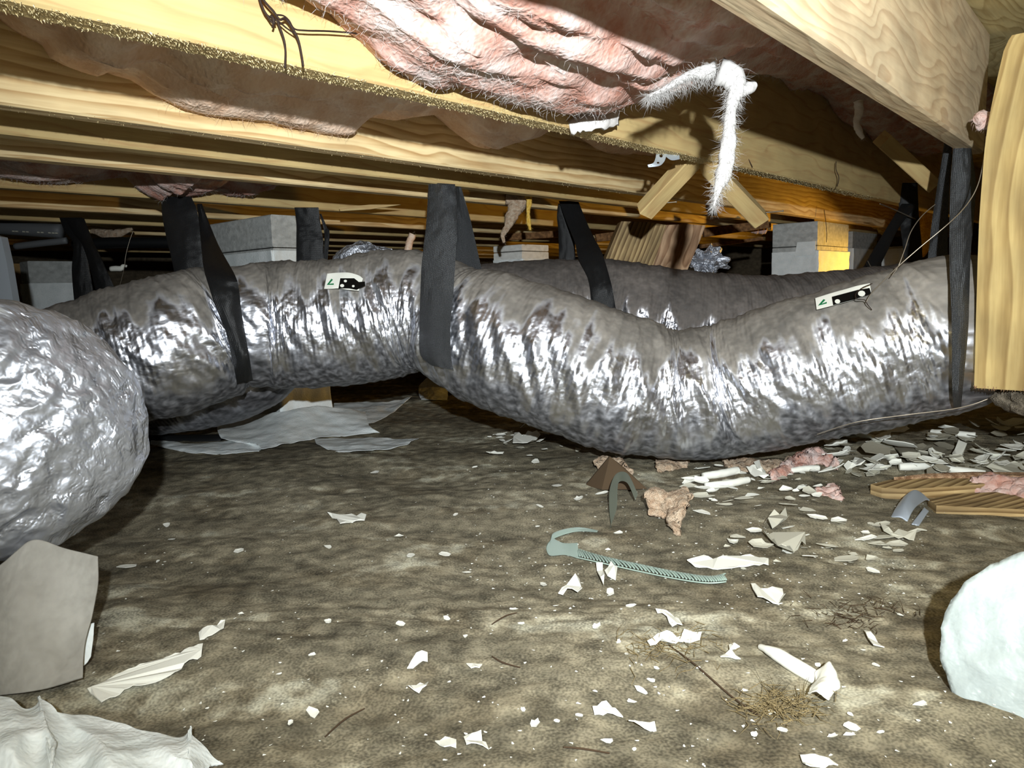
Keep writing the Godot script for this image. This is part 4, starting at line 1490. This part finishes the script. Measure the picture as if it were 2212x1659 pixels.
func roll(label: String, px: Array, r: float, m: Material, lift := 0.0, called := "film_roll") -> void:
	var path := []
	for k in range(0, px.size(), 2): path.append(on_floor(px[k], px[k + 1]) + Vector3.UP * (r * 0.8 + lift))
	tag(obj(called, tube(path, [r * 0.8, r, r, r * 0.85], 26, 12, 0.12).done(), m), label, "scrap")


var singles := []


# says of each single flake which landmark it lies nearest to, on which side, and its turn when counted outwards
func name_by_neighbour() -> void:
	var marks := [["the rolled film tube", 1720, 1450], ["the green tape's flat run", 1400, 1235], ["the tan foam chunk", 1440, 1115], ["the big curled white scrap", 1660, 1293], ["the bow tie scrap", 1578, 1420], ["the white star scrap", 755, 1128], ["the notched white scrap", 904, 1500], ["the lens shaped scrap", 1025, 1446], ["the long pointed scrap", 1312, 1545], ["the blade shaped scrap", 1888, 1392], ["the three pointed scrap", 1028, 1612], ["the pale plastic disc", 2110, 1430], ["the crumpled corner sheet", 360, 1590], ["the long pale film strip", 320, 1470], ["the standing grey sheet", 190, 1300], ["the flat ragged scrap", 1388, 1582], ["the cardboard peak", 1335, 1045], ["the tape loop", 1330, 1100], ["the white cracked film", 1570, 1226], ["the kinked white scrap", 1455, 1390]]
	var sides := ["right of", "in front of", "left of", "behind"]
	var lists := {}
	for f in singles:
		var best := 0
		var near := 1e9
		for k in marks.size():
			var d := Vector2(f[1] - marks[k][1], (f[2] - marks[k][2]) * 1.6).length()
			if d < near:
				near = d
				best = k
		var a := Vector2(f[1] - marks[best][1], (f[2] - marks[best][2]) * 1.6).angle()
		var side: String = sides[posmod(int(round(a / (PI / 2))), 4)]
		var key := "%s %s" % [side, marks[best][0]]
		if not lists.has(key): lists[key] = []
		lists[key].append([near, f])
	var turn := ["nearest", "second", "third", "fourth", "fifth", "sixth", "seventh", "eighth", "ninth"]
	for key in lists:
		lists[key].sort_custom(func(p, q): return p[0] < q[0])
		for k in lists[key].size():
			var f: Array = lists[key][k][1]
			var size := "tiny" if f[3] < 17 else "small" if f[3] < 30 else "broad"
			var which := "" if lists[key].size() == 1 else ", %s outwards" % turn[mini(k, 8)]
			tag(f[0], "%s white flake on dirt %s %s%s" % [size, key.get_slice(" the ", 0), "the " + key.get_slice(" the ", 1), which], "flake", "single white flakes on the open dirt")


func make_floor_litter() -> void:
	for k in 14: flakes.append(flake_mesh(500 + k, 0.1 + 0.55 * (k % 5) / 4.0))
	# pieces one can tell apart
	var r0 := thing("film_roll", fl(1730, 1450))
	tag(r0, "rolled white film tube with a torn flag end, right foreground", "scrap")
	obj("rolled_tube", tube([fl(1641, 1404, 0.004), fl(1652, 1412, 0.006), fl(1680, 1428, 0.007), fl(1720, 1453, 0.007), fl(1765, 1478, 0.006), fl(1785, 1488, 0.004)], [0.003, 0.004, 0.0075, 0.008, 0.0075, 0.004], 34, 14, 0.06).done(), M.flake, r0)
	var flag := []
	for q in [[1760, 1478, 1790, 1467, 1808, 1486], [1760, 1495, 1786, 1500, 1813, 1506], [1750, 1516, 1778, 1522, 1802, 1514], [1744, 1522, 1766, 1536, 1788, 1534]]:
		flag.append([fl(q[0], q[1], 0.012), fl(q[2], q[3], 0.02), fl(q[4], q[5], 0.01)])
	obj("torn_end", patch(flag, 18, 18, 0.003, 40.0, 0.001).done(), M.flake, r0)
	torn_sheet("big white scrap with a curled back edge, right of the green tape", [1622, 1274, 1640, 1280, 1668, 1286, 1690, 1282, 1696, 1300, 1680, 1312, 1690, 1314, 1660, 1312, 1636, 1302], 0.008, M.flake)
	torn_sheet("white star shaped scrap left of centre on the dirt", [708, 1118, 735, 1122, 760, 1116, 792, 1122, 788, 1132, 760, 1134, 735, 1142, 728, 1130], 0.008, M.flake)
	torn_sheet("white wedge scrap in the left centre foreground", [890, 1442, 900, 1428, 924, 1422, 924, 1434, 905, 1448, 880, 1458], 0.006, M.flake)
	torn_sheet("white notched scrap in the centre left foreground", [878, 1494, 900, 1498, 908, 1488, 926, 1488, 922, 1502, 906, 1512, 884, 1508], 0.006, M.flake)
	torn_sheet("white lens shaped scrap in the centre foreground", [1008, 1446, 1022, 1440, 1042, 1444, 1036, 1451, 1018, 1454], 0.004, M.flake)
	torn_sheet("squarish white scrap near the bottom edge, left of centre", [940, 1612, 962, 1606, 986, 1610, 986, 1628, 960, 1626], 0.006, M.flake)
	torn_sheet("three pointed white scrap near the bottom edge, centre", [1002, 1606, 1030, 1600, 1040, 1594, 1042, 1610, 1056, 1630, 1030, 1624, 1008, 1624], 0.006, M.flake)
	torn_sheet("long pointed white scrap in the lower centre", [1280, 1540, 1310, 1528, 1322, 1540, 1346, 1558, 1312, 1556, 1284, 1552], 0.006, M.flake)
	torn_sheet("flat ragged white scrap right of the lower centre", [1358, 1578, 1392, 1576, 1414, 1574, 1418, 1588, 1392, 1586, 1370, 1584], 0.004, M.flake)
	torn_sheet("white strip scrap bent like an elbow, right centre", [1416, 1328, 1440, 1330, 1466, 1348, 1474, 1364, 1452, 1358, 1440, 1342, 1420, 1334], 0.006, M.flake)
	torn_sheet("long white scrap with a kinked middle, below the elbow strip", [1398, 1396, 1430, 1382, 1462, 1388, 1486, 1374, 1516, 1384, 1512, 1394, 1470, 1396, 1430, 1400, 1404, 1406], 0.006, M.flake)
	torn_sheet("white bow tie scrap left of the rolled film tube", [1556, 1428, 1576, 1414, 1574, 1404, 1598, 1408, 1580, 1414, 1600, 1430], 0.003, M.flake)
	torn_sheet("white blade shaped scrap right of the rolled film tube", [1866, 1370, 1880, 1380, 1896, 1396, 1910, 1408, 1886, 1408, 1874, 1390], 0.005, M.flake)
	torn_sheet("white scrap beside the rising point of grass, centre right", [1234, 1272, 1252, 1266, 1258, 1292, 1248, 1296, 1236, 1292, 1206, 1294, 1224, 1286], 0.012, M.flake)
	torn_sheet("white folded scrap standing on the centre dirt, left one of two", [1288, 1236, 1302, 1234, 1306, 1262, 1304, 1278, 1292, 1254], 0.012, M.flake)
	torn_sheet("white folded scrap standing on the centre dirt, right one of two", [1306, 1240, 1320, 1228, 1334, 1246, 1330, 1258, 1312, 1252], 0.01, M.flake)
	torn_sheet("flat pale film strip at left beyond the crumpled sheet", [190, 1500, 240, 1474, 330, 1440, 400, 1416, 440, 1408, 436, 1428, 400, 1446, 370, 1470, 290, 1496, 220, 1526], 0.004, M.flake, "film_strip", 0.006)
	torn_sheet("short pale film strip on the left dirt, above the long one", [430, 1376, 460, 1366, 488, 1352, 484, 1364, 450, 1380, 432, 1390], 0.003, M.flake, "film_strip")
	torn_sheet("cream film scrap cut by the bottom edge right of centre", [1728, 1646, 1750, 1638, 1790, 1652, 1810, 1664, 1740, 1668], 0.003, M.flake)
	torn_sheet("grey white scrap with one curled corner, right of centre", [1650, 1140, 1672, 1128, 1696, 1132, 1704, 1150, 1690, 1164, 1668, 1156], 0.02, M.flake_dim, "film_scrap", 0.03)
	torn_sheet("broad dull film scrap folded over itself, right centre", [1650, 1170, 1700, 1172, 1738, 1168, 1740, 1196, 1706, 1214, 1680, 1200], 0.016, M.flake_dim, "film_scrap", 0.03)
	torn_sheet("long white cracked film lying in the right centre litter", [1484, 1224, 1520, 1210, 1560, 1214, 1610, 1208, 1660, 1216, 1660, 1228, 1610, 1236, 1560, 1240, 1510, 1236], 0.006, M.flake)
	torn_sheet("pointed white film scrap on the right, below the grey tape piece", [1900, 1142, 1930, 1160, 1960, 1164, 2002, 1158, 1980, 1166, 1974, 1178, 1940, 1172, 1908, 1158], 0.01, M.flake_dim)
	torn_sheet("white upright scrap in the litter under the duct's left dip", [1108, 972, 1112, 950, 1160, 948, 1168, 956, 1150, 972, 1130, 970], 0.02, M.flake, "film_scrap", 0.03)
	torn_sheet("white pointed scrap on top of the heap under the dip", [1124, 940, 1132, 926, 1146, 928, 1138, 942], 0.02, M.flake, "film_scrap", 0.03)
	torn_sheet("white triangular scrap in front of the right film heap", [1822, 1024, 1846, 998, 1866, 1010, 1868, 1026], 0.02, M.flake, "film_scrap", 0.03)
	torn_sheet("dusty folded sheet among the right film heap", [1930, 965, 1960, 955, 2010, 1000, 2030, 1016, 1990, 1014, 1950, 1000], 0.012, M.flake_mud, "film_scrap", 0.02)
	torn_sheet("dark muddy board like scrap in the right film heap", [1950, 966, 2020, 970, 2044, 980, 2046, 1004, 2016, 1000], 0.01, M.flake_mud, "film_scrap", 0.004)
	torn_sheet("grey film sheet at the right edge of the film heap", [2120, 1016, 2160, 1010, 2230, 1012, 2230, 1040, 2170, 1034], 0.012, M.flake_dim)
	torn_sheet("white peaked scrap at the back of the right heap", [2056, 1000, 2076, 972, 2088, 978, 2080, 994, 2064, 1004], 0.02, M.flake, "film_scrap", 0.04)
	for q in [["long white film roll in the right heap, farthest of three", [1880, 968, 1905, 984, 1940, 1006], 0.008], ["white film roll across the right heap, middle of three", [1940, 1016, 1980, 1014, 2014, 1012], 0.009], ["white film roll in front of the right heap, nearest of three", [2030, 1016, 2080, 1024, 2130, 1030], 0.008], ["white film roll behind the pink scraps", [1705, 1022, 1740, 1018, 1770, 1016], 0.007], ["upper white film roll in the litter under the duct's low point", [1516, 1036, 1560, 1030, 1596, 1022], 0.009], ["lower white film roll in the litter under the duct's low point", [1520, 1056, 1570, 1052, 1620, 1042], 0.008], ["far white film roll at the back of the right heap", [2010, 938, 2050, 942, 2110, 946], 0.008]]:
		roll(q[0], q[1], q[2], M.flake)
	# fan of stiff white strips
	for q in [["upper stiff white strip of the small fan", [1628, 1014, 1640, 1010, 1652, 1030, 1656, 1040, 1646, 1034]], ["lower stiff white strip of the small fan", [1612, 1022, 1626, 1022, 1660, 1042, 1660, 1046, 1640, 1042]]]:
		torn_sheet(q[0], q[1], 0.02, M.flake, "film_strip", 0.01)
	# heaps of curled film: at right, and under the low point of the duct
	var heap := []
	for k in 110: heap.append([rng.randf_range(1790, 2235), rng.randf_range(932, 1036), rng.randf_range(26, 74)])
	for q in heap: tag(flake(q[0], q[1], q[2], rng.randf() * TAU, rng.randf_range(-0.55, 0.55), [M.flake, M.flake, M.flake_dim, M.flake_dim, M.flake_mud][rng.randi() % 5], rng.randf() * 0.022), "curled film scrap in the heap at right beyond the wood plank", "scrap", "curled scraps in the right heap")
	heap = []
	for k in 52: heap.append([rng.randf_range(1470, 1800), rng.randf_range(1016, 1112), rng.randf_range(12, 48)])
	for q in heap: tag(flake(q[0], q[1], q[2], rng.randf() * 0.8 - 0.4, rng.randf_range(-0.4, 0.4), [M.flake, M.flake, M.flake_dim][rng.randi() % 3], rng.randf() * 0.008), "torn white film scrap in the litter just below the duct's lowest point", "scrap", "scraps below the duct's low point")
	for k in 30: tag(flake(rng.randf_range(1055, 1260), 935 + rng.randf() * rng.randf() * 90, rng.randf_range(10, 40), rng.randf() * TAU, rng.randf_range(-0.4, 0.4), [M.flake, M.flake, M.flake_dim][rng.randi() % 3], rng.randf() * 0.01), "torn white film scrap in the litter under the duct's left dip", "scrap", "scraps under the duct's left dip")
	# single flakes where the photograph has them
	for q in [[1173, 1266, 30], [1318, 1282, 35], [1125, 1351, 22], [1290, 1357, 28], [1336, 1390, 22], [1354, 1415, 18], [965, 1339, 24], [1006, 1378, 20], [865, 1351, 30], [1109, 1319, 22], [1363, 1312, 30], [1157, 1568, 34], [1203, 1561, 20], [1251, 1549, 24], [1386, 1497, 38], [1363, 1520, 24], [1370, 1623, 16], [1313, 1607, 30], [1130, 1538, 18], [1249, 1524, 14], [1286, 1497, 14], [1409, 1474, 20], [1583, 1405, 22], [1892, 1440, 26], [1944, 1332, 22], [1990, 1527, 36], [1864, 1408, 14], [1825, 1388, 14], [1663, 1545, 20], [1608, 1497, 18], [1690, 1581, 32], [1629, 1591, 24], [1839, 1575, 50], [1834, 1591, 30], [1903, 1586, 20], [1983, 1561, 16], [1837, 1549, 18], [1798, 1595, 26], [1800, 1458, 20], [1766, 1440, 22], [1409, 1579, 22], [1407, 1474, 20], [1418, 1447, 20], [1508, 1447, 14], [1862, 1170, 26], [1885, 1236, 40], [1675, 1545, 14], [372, 1168, 20], [277, 1227, 44], [361, 1137, 28], [517, 1193, 36], [341, 1216, 16], [677, 1545, 48], [627, 1566, 24], [709, 1346, 26], [675, 1419, 22], [604, 1460, 14], [810, 1023, 30], [984, 1115, 20], [888, 1202, 30], [961, 1200, 36], [862, 1161, 26], [709, 1184, 28], [1025, 1012, 16], [1162, 1140, 16], [1313, 1191, 16], [1336, 1154, 26], [1249, 1081, 34], [1203, 1051, 34], [1299, 1069, 32], [1167, 1097, 24], [1338, 992, 34], [1528, 1220, 30], [1757, 1122, 20], [1583, 1175, 46], [1702, 1193, 40], [1010, 1240, 22], [520, 1330, 18]]:
		singles.append([flake(q[0], q[1], q[2], rng.randf() * TAU, rng.randf_range(-0.12, 0.12), M.flake), q[0], q[1], q[2]])
	name_by_neighbour()
	for k in 34: tag(flake(rng.randf_range(1560, 1960), rng.randf_range(1124, 1236), rng.randf_range(14, 58), rng.randf() * 1.0 - 0.5, rng.randf_range(-0.25, 0.25), [M.flake, M.flake_dim, M.flake_dim][rng.randi() % 3], rng.randf() * 0.004), "dusty film scrap in the flat litter round the broad folded scrap", "scrap", "scraps in the flat litter")
	# crumbs too many to count
	var mm := MultiMesh.new()
	mm.transform_format = MultiMesh.TRANSFORM_3D
	mm.mesh = flakes[3]
	mm.instance_count = 900
	for k in 900:
		var px := rng.randf_range(200, 2200)
		var py := 960 + pow(rng.randf(), 0.8) * 700
		if rng.randf() < 0.55:
			px = lerpf(1000, 2000, rng.randf())
			py = lerpf(990, 1320, rng.randf())
		var q := on_floor(px, py)
		var k2 := rng.randf_range(0.0015, 0.0055)
		mm.set_instance_transform(k, Transform3D(Basis.from_euler(Vector3(rng.randf_range(-0.3, 0.3), rng.randf() * TAU, 0)).scaled(Vector3.ONE * k2), q + Vector3.UP * 0.002))
	var crumbs := MultiMeshInstance3D.new()
	crumbs.name = "film_crumbs"
	crumbs.multimesh = mm
	crumbs.material_override = M.flake
	add_child(crumbs)
	stuff(tag(crumbs, "tiny white film crumbs peppering the brown dirt", "crumbs"))
	# pink and tan scraps of foam and wool
	for q in [["tan torn foam chunk beside the curled tape loop", [1390, 1098, 1420, 1086, 1456, 1092, 1480, 1086, 1494, 1096], [1394, 1112, 1425, 1110, 1455, 1120, 1478, 1118, 1490, 1110], [1400, 1124, 1432, 1130, 1446, 1150, 1465, 1160, 1474, 1150], 0.05, "pale"], ["tan foam scrap arching behind the brown cardboard", [1282, 1012, 1300, 1004, 1320, 1002, 1345, 1008, 1358, 1030], [1290, 1020, 1306, 1012, 1322, 1012, 1342, 1020, 1356, 1036], [1296, 1026, 1310, 1020, 1324, 1022, 1340, 1030, 1352, 1038], 0.03, "pale"], ["long pink wool strip rising over the film litter", [1660, 1036, 1690, 1012, 1730, 992, 1760, 980, 1800, 1000], [1664, 1042, 1698, 1022, 1736, 1002, 1764, 992, 1806, 1012], [1672, 1048, 1700, 1032, 1738, 1012, 1768, 1004, 1812, 1022], 0.03, "pink"], ["pink wool scrap flat on the dirt, right of the fan", [1762, 1062, 1780, 1056, 1800, 1054, 1812, 1064, 1816, 1074], [1764, 1066, 1784, 1064, 1802, 1066, 1810, 1072, 1814, 1078], [1770, 1070, 1786, 1074, 1800, 1078, 1808, 1080, 1812, 1082], 0.012, "pink"], ["pink wool lying on the wood plank at the right edge", [2100, 1056, 2120, 1048, 2150, 1050, 2190, 1052, 2240, 1058], [2098, 1064, 2126, 1062, 2156, 1066, 2196, 1072, 2240, 1078], [2104, 1070, 2130, 1074, 2160, 1080, 2200, 1090, 2240, 1096], 0.045, "pink"], ["pale tan wool strip under the duct, left of the white rolls", [1416, 1004, 1430, 1000, 1450, 1002, 1470, 998, 1490, 996], [1418, 1012, 1432, 1012, 1452, 1012, 1472, 1006, 1488, 1004], [1422, 1022, 1436, 1020, 1454, 1018, 1474, 1012, 1486, 1010], 0.015, "pale"], ["brown pink wool mat at the foot of the film litter", [1560, 1002, 1600, 998, 1640, 1000, 1680, 1000, 1710, 994], [1566, 1010, 1606, 1010, 1644, 1014, 1684, 1012, 1712, 1002], [1576, 1016, 1612, 1018, 1648, 1024, 1686, 1020, 1714, 1010], 0.012, "pale"]]:
		var rows := []
		for j in 3:
			var row := []
			for k in range(0, 10, 2): row.append(fl(q[1 + j][k], q[1 + j][k + 1], q[4] * [0.5, 0.75, 0.2][j]))
			rows.append(row)
		tag(obj("wool_scrap", patch(rows, 34, 44, 0.014, 24.0, 0.006, Vector2(0.3, 0.3), rng.randf() * 9.0, 0.008).done(), M[q[5]]), q[0], "insulation")
	var card := obj("cardboard_scrap", prism([fl(1265, 1048, 0.0), fl(1318, 1040, 0.055), fl(1344, 1046, 0.04), fl(1398, 1056, 0.0), fl(1370, 1062, 0.004), fl(1300, 1062, 0.004)], cam_f * 0.01).done(false), M.card)
	tag(card, "dark brown folded cardboard peak below the duct's dip", "scrap")
	# plank at right
	var pl := thing("wood_plank", fl(2050, 1090))
	tag(pl, "split wood plank lying on the dirt at the right edge", "plank")
	for q in [["lower_board", [2004, 1094, 2060, 1082, 2150, 1078, 2240, 1082, 2240, 1118, 2100, 1112, 2022, 1108], 0.014, M.old], ["upper_splinter", [1880, 1067, 1922, 1057, 1990, 1054, 2060, 1051, 2122, 1058, 2132, 1067, 2060, 1072, 1960, 1078, 1904, 1075], 0.02, M.old], ["upper_splinter", [1930, 1058, 2000, 1050, 2100, 1046, 2230, 1048, 2230, 1056, 2110, 1054, 2010, 1056], 0.026, M.bark]]:
		var face := []
		for k in range(0, q[1].size(), 2): face.append(fl(q[1][k], q[1][k + 1], q[2]))
		obj(q[0], prism(face, Vector3(0, -q[2] - 0.004, 0)).done(false), q[3], pl)
	var gt := thing("tape_scrap", fl(1965, 1115))
	tag(gt, "bent grey metallic tape piece leaning on the wood plank", "scrap")
	var tp := patch([[fl(1924, 1118, 0.0), fl(1945, 1122, 0.003), fl(1960, 1128, 0.0)], [fl(1938, 1104, 0.012), fl(1955, 1106, 0.02), fl(1975, 1112, 0.012)], [fl(1955, 1092, 0.02), fl(1975, 1092, 0.03), fl(2000, 1098, 0.016)], [fl(1966, 1090, 0.014), fl(1992, 1090, 0.02), fl(2014, 1098, 0.01)]], 22, 16, 0.001, 20.0, 0.001)
	obj("bent_tape", tp.done(), M.zinc, gt)
	obj("tape_end", patch([[fl(1968, 1136, 0.003), fl(1985, 1138, 0.002)], [fl(1985, 1122, 0.01), fl(2000, 1124, 0.01)], [fl(1996, 1112, 0.014), fl(2006, 1118, 0.012)]], 12, 6, 0.0, 1.0, 0.001).done(), M.zinc, gt)
	# the woven tape: a flat run, a folded tail and a loop
	var tape := thing("woven_tape", fl(1380, 1230))
	tag(tape, "flat green woven tape crossing the dirt right of centre", "tape")
	obj("flat_run", weave_tape([fl(1244, 1190, 0.004), fl(1300, 1208, 0.005), fl(1380, 1226, 0.005), fl(1460, 1244, 0.006), fl(1530, 1254, 0.006), fl(1570, 1250, 0.008)], [fl(1240, 1208, 0.004), fl(1296, 1222, 0.005), fl(1376, 1240, 0.005), fl(1456, 1258, 0.006), fl(1526, 1268, 0.006), fl(1572, 1268, 0.008)]), M.cord, tape)
	obj("folded_tail", ribbon([fl(1248, 1188, 0.012), fl(1215, 1180, 0.006), fl(1192, 1172, 0.012), fl(1210, 1160, 0.012), fl(1250, 1146, 0.006), fl(1292, 1148, 0.002)], [fl(1250, 1212, 0.004), fl(1220, 1204, 0.004), fl(1186, 1204, 0.004), fl(1186, 1178, 0.006), fl(1240, 1154, 0.004), fl(1290, 1152, 0.002)], 50, 6, 0.0015, 0.002).done(), M.cord, tape)
	var loop := obj("woven_tape", ribbon([fl(1320, 1140, 0.002), fl(1316, 1110, 0.012), fl(1318, 1086, 0.03), fl(1332, 1070, 0.045), fl(1356, 1070, 0.045), fl(1378, 1090, 0.02)], [fl(1316, 1144, 0.0), fl(1332, 1112, 0.012), fl(1334, 1090, 0.026), fl(1338, 1078, 0.035), fl(1356, 1082, 0.035), fl(1372, 1096, 0.014)], 40, 6, 0.0015).done(), M.cord_dark)
	tag(loop, "grey green tape looping up beside the tan foam chunk", "tape")
	# dry grass and roots
	for q in [["patch of dry tangled grass left of the rolled film tube's end", 1680, 1530, 90, 34, 230, "straw"], ["sparse dry grass on the centre right dirt", 1440, 1400, 110, 40, 120, "straw"], ["thin dark roots on the dirt right of centre", 1850, 1330, 110, 36, 90, "twig"]]:
		var roots := []
		var dirs := []
		for k in q[5]:
			roots.append(fl(q[1] + rng.randfn() * q[3] * 0.5, q[2] + rng.randfn() * q[4] * 0.5, 0.003))
			dirs.append(Vector3(rng.randf_range(-1, 1), 0.12, rng.randf_range(-1, 1)))
		stuff(tag(obj("dry_grass", hairs(roots, dirs, 0.035, 0.0005, 0.15, null, 0.9).done(), M[q[6]]), q[0], "grass"))
	for q in [["curved dark root in the centre foreground", [1062, 1354, 1075, 1345, 1095, 1334, 1118, 1328]], ["long thin root slanting across the right foreground", [1440, 1395, 1500, 1440, 1580, 1510, 1650, 1560]], ["thin straw stalk lying near the bottom edge", [1215, 1620, 1260, 1624, 1320, 1634]], ["straw stalk in the centre foreground", [1062, 1422, 1085, 1436, 1126, 1448]], ["thin root on the left dirt", [700, 1600, 745, 1560, 790, 1535]]]:
		var path := []
		for k in range(0, q[1].size(), 2): path.append(fl(q[1][k], q[1][k + 1], 0.003))
		tag(obj("root", tube(path, [0.0007, 0.0011, 0.0007], 24, 5).done(), M.twig), q[0], "root")


func weave_tape(left: Array, right: Array) -> Mesh:      # tape of slanting cords
	var s := Shape.new()
	for k in 46:
		var a := curve(left, k / 49.0)
		var b := curve(right, (k + 3.4) / 49.0)
		var mid := (a + b) / 2.0 + Vector3.UP * (0.003 + 0.002 * n3.get_noise_1d(k * 9.0))
		var t := tube([a, mid, b], [0.0016], 7, 5)
		var base := s.v.size()
		s.v.append_array(t.v)
		s.u.append_array(t.u)
		for i in t.i: s.i.append(base + i)
	for e in [left, right]:
		var t := tube(e, [0.0012], 40, 5)
		var base := s.v.size()
		s.v.append_array(t.v)
		s.u.append_array(t.u)
		for i in t.i: s.i.append(base + i)
	return s.done()


func make_wires() -> void:
	for q in [
		["pale wire from the pink wool ball down across the black strap", [2130, 290, 1.29, 2127, 330, 1.28, 2114, 395, 1.27, 2090, 440, 1.27, 2050, 482, 1.26, 1990, 532, 1.28, 1942, 574, 1.3, 1905, 610, 1.33, 1882, 634, 1.36, 1870, 655, 1.37], "wire", 0.0009],
		["curved pale wire crossing the other wire above the right label", [2022, 440, 1.4, 1992, 466, 1.38, 1968, 500, 1.36, 1954, 540, 1.35, 1940, 576, 1.35, 1926, 596, 1.36], "wire", 0.0008],
		["wire looped round the right label's pale dot", [1886, 612, 1.39, 1862, 622, 1.38, 1848, 636, 1.375, 1852, 646, 1.37, 1868, 648, 1.37, 1874, 658, 1.37, 1884, 670, 1.38], "rust_wire", 0.0008],
		["white wire curving under the duct's right end", [1760, 940, 1.43, 1850, 912, 1.36, 1960, 896, 1.33, 2050, 885, 1.31, 2100, 874, 1.3, 2136, 861, 1.29], "wire", 0.0009],
		["bent wire hanging from a nail on the nearest joist, left one", [1616, 320, 1.68, 1612, 332, 1.68, 1618, 346, 1.68, 1626, 362, 1.68], "rust_wire", 0.0009],
		["bent wire hanging from a nail on the nearest joist, right one", [1806, 348, 2.02, 1806, 366, 2.02, 1812, 384, 2.02, 1808, 404, 2.02], "rust_wire", 0.0011],
		["thin wire dangling from the far joists beside the dark pipe", [288, 498, 2.5, 280, 520, 2.5, 272, 550, 2.5, 268, 580, 2.5, 258, 620, 2.48], "wire", 0.0009],
		["thin wire poking down in front of the taped right pier", [1780, 452, 3.05, 1784, 480, 3.05, 1786, 505, 3.05, 1785, 524, 3.05], "rust_wire", 0.0012],
		["thin wire leaning on the rear duct by the A shaped strap", [1874, 563, 2.2, 1882, 578, 2.18, 1891, 594, 2.16], "wire", 0.001],
		["grey cord slung from the nearest joist to the A shaped strap", [1900, 440, 2.3, 1930, 452, 2.4, 1978, 474, 2.5], "wire", 0.002],
	]:
		var path := pxd(q[1])
		var o := obj("wire", tube(path, [q[3]], 48, 6).done(), M[q[2]])
		tag(o, q[0], "wire")
	# the twisted tie wire against the nearest joist
	var tie := thing("tie_wire", on_n(610, 40, 0.74))
	tag(tie, "dark twisted tie wire knotted against the nearest joist, top left", "wire")
	var on_joist := func(flat: Array, r: float) -> void:
		var path := []
		for k in range(0, flat.size(), 2): path.append(on_n(flat[k], flat[k + 1], 0.745))
		obj("wire_strand", tube(path, [r], 40, 6, 0.2).done(), M.rust_wire, tie)
	on_joist.call([556, -20, 566, 14, 578, 34, 594, 40, 604, 58, 616, 100, 615, 152], 0.0013)
	on_joist.call([556, -20, 572, 4, 590, 24, 604, 42, 616, 40, 630, 58, 646, 92, 656, 150], 0.0014)
	on_joist.call([566, 10, 570, 22, 584, 44, 590, 52, 588, 60], 0.0012)
	on_joist.call([594, 32, 612, 34, 624, 44, 636, 62, 660, 66, 720, 68, 790, 76, 852, 98], 0.0010)
	on_joist.call([600, 44, 618, 60, 638, 74, 642, 80], 0.0010)
	on_joist.call([592, 52, 590, 40, 584, 34], 0.0022)
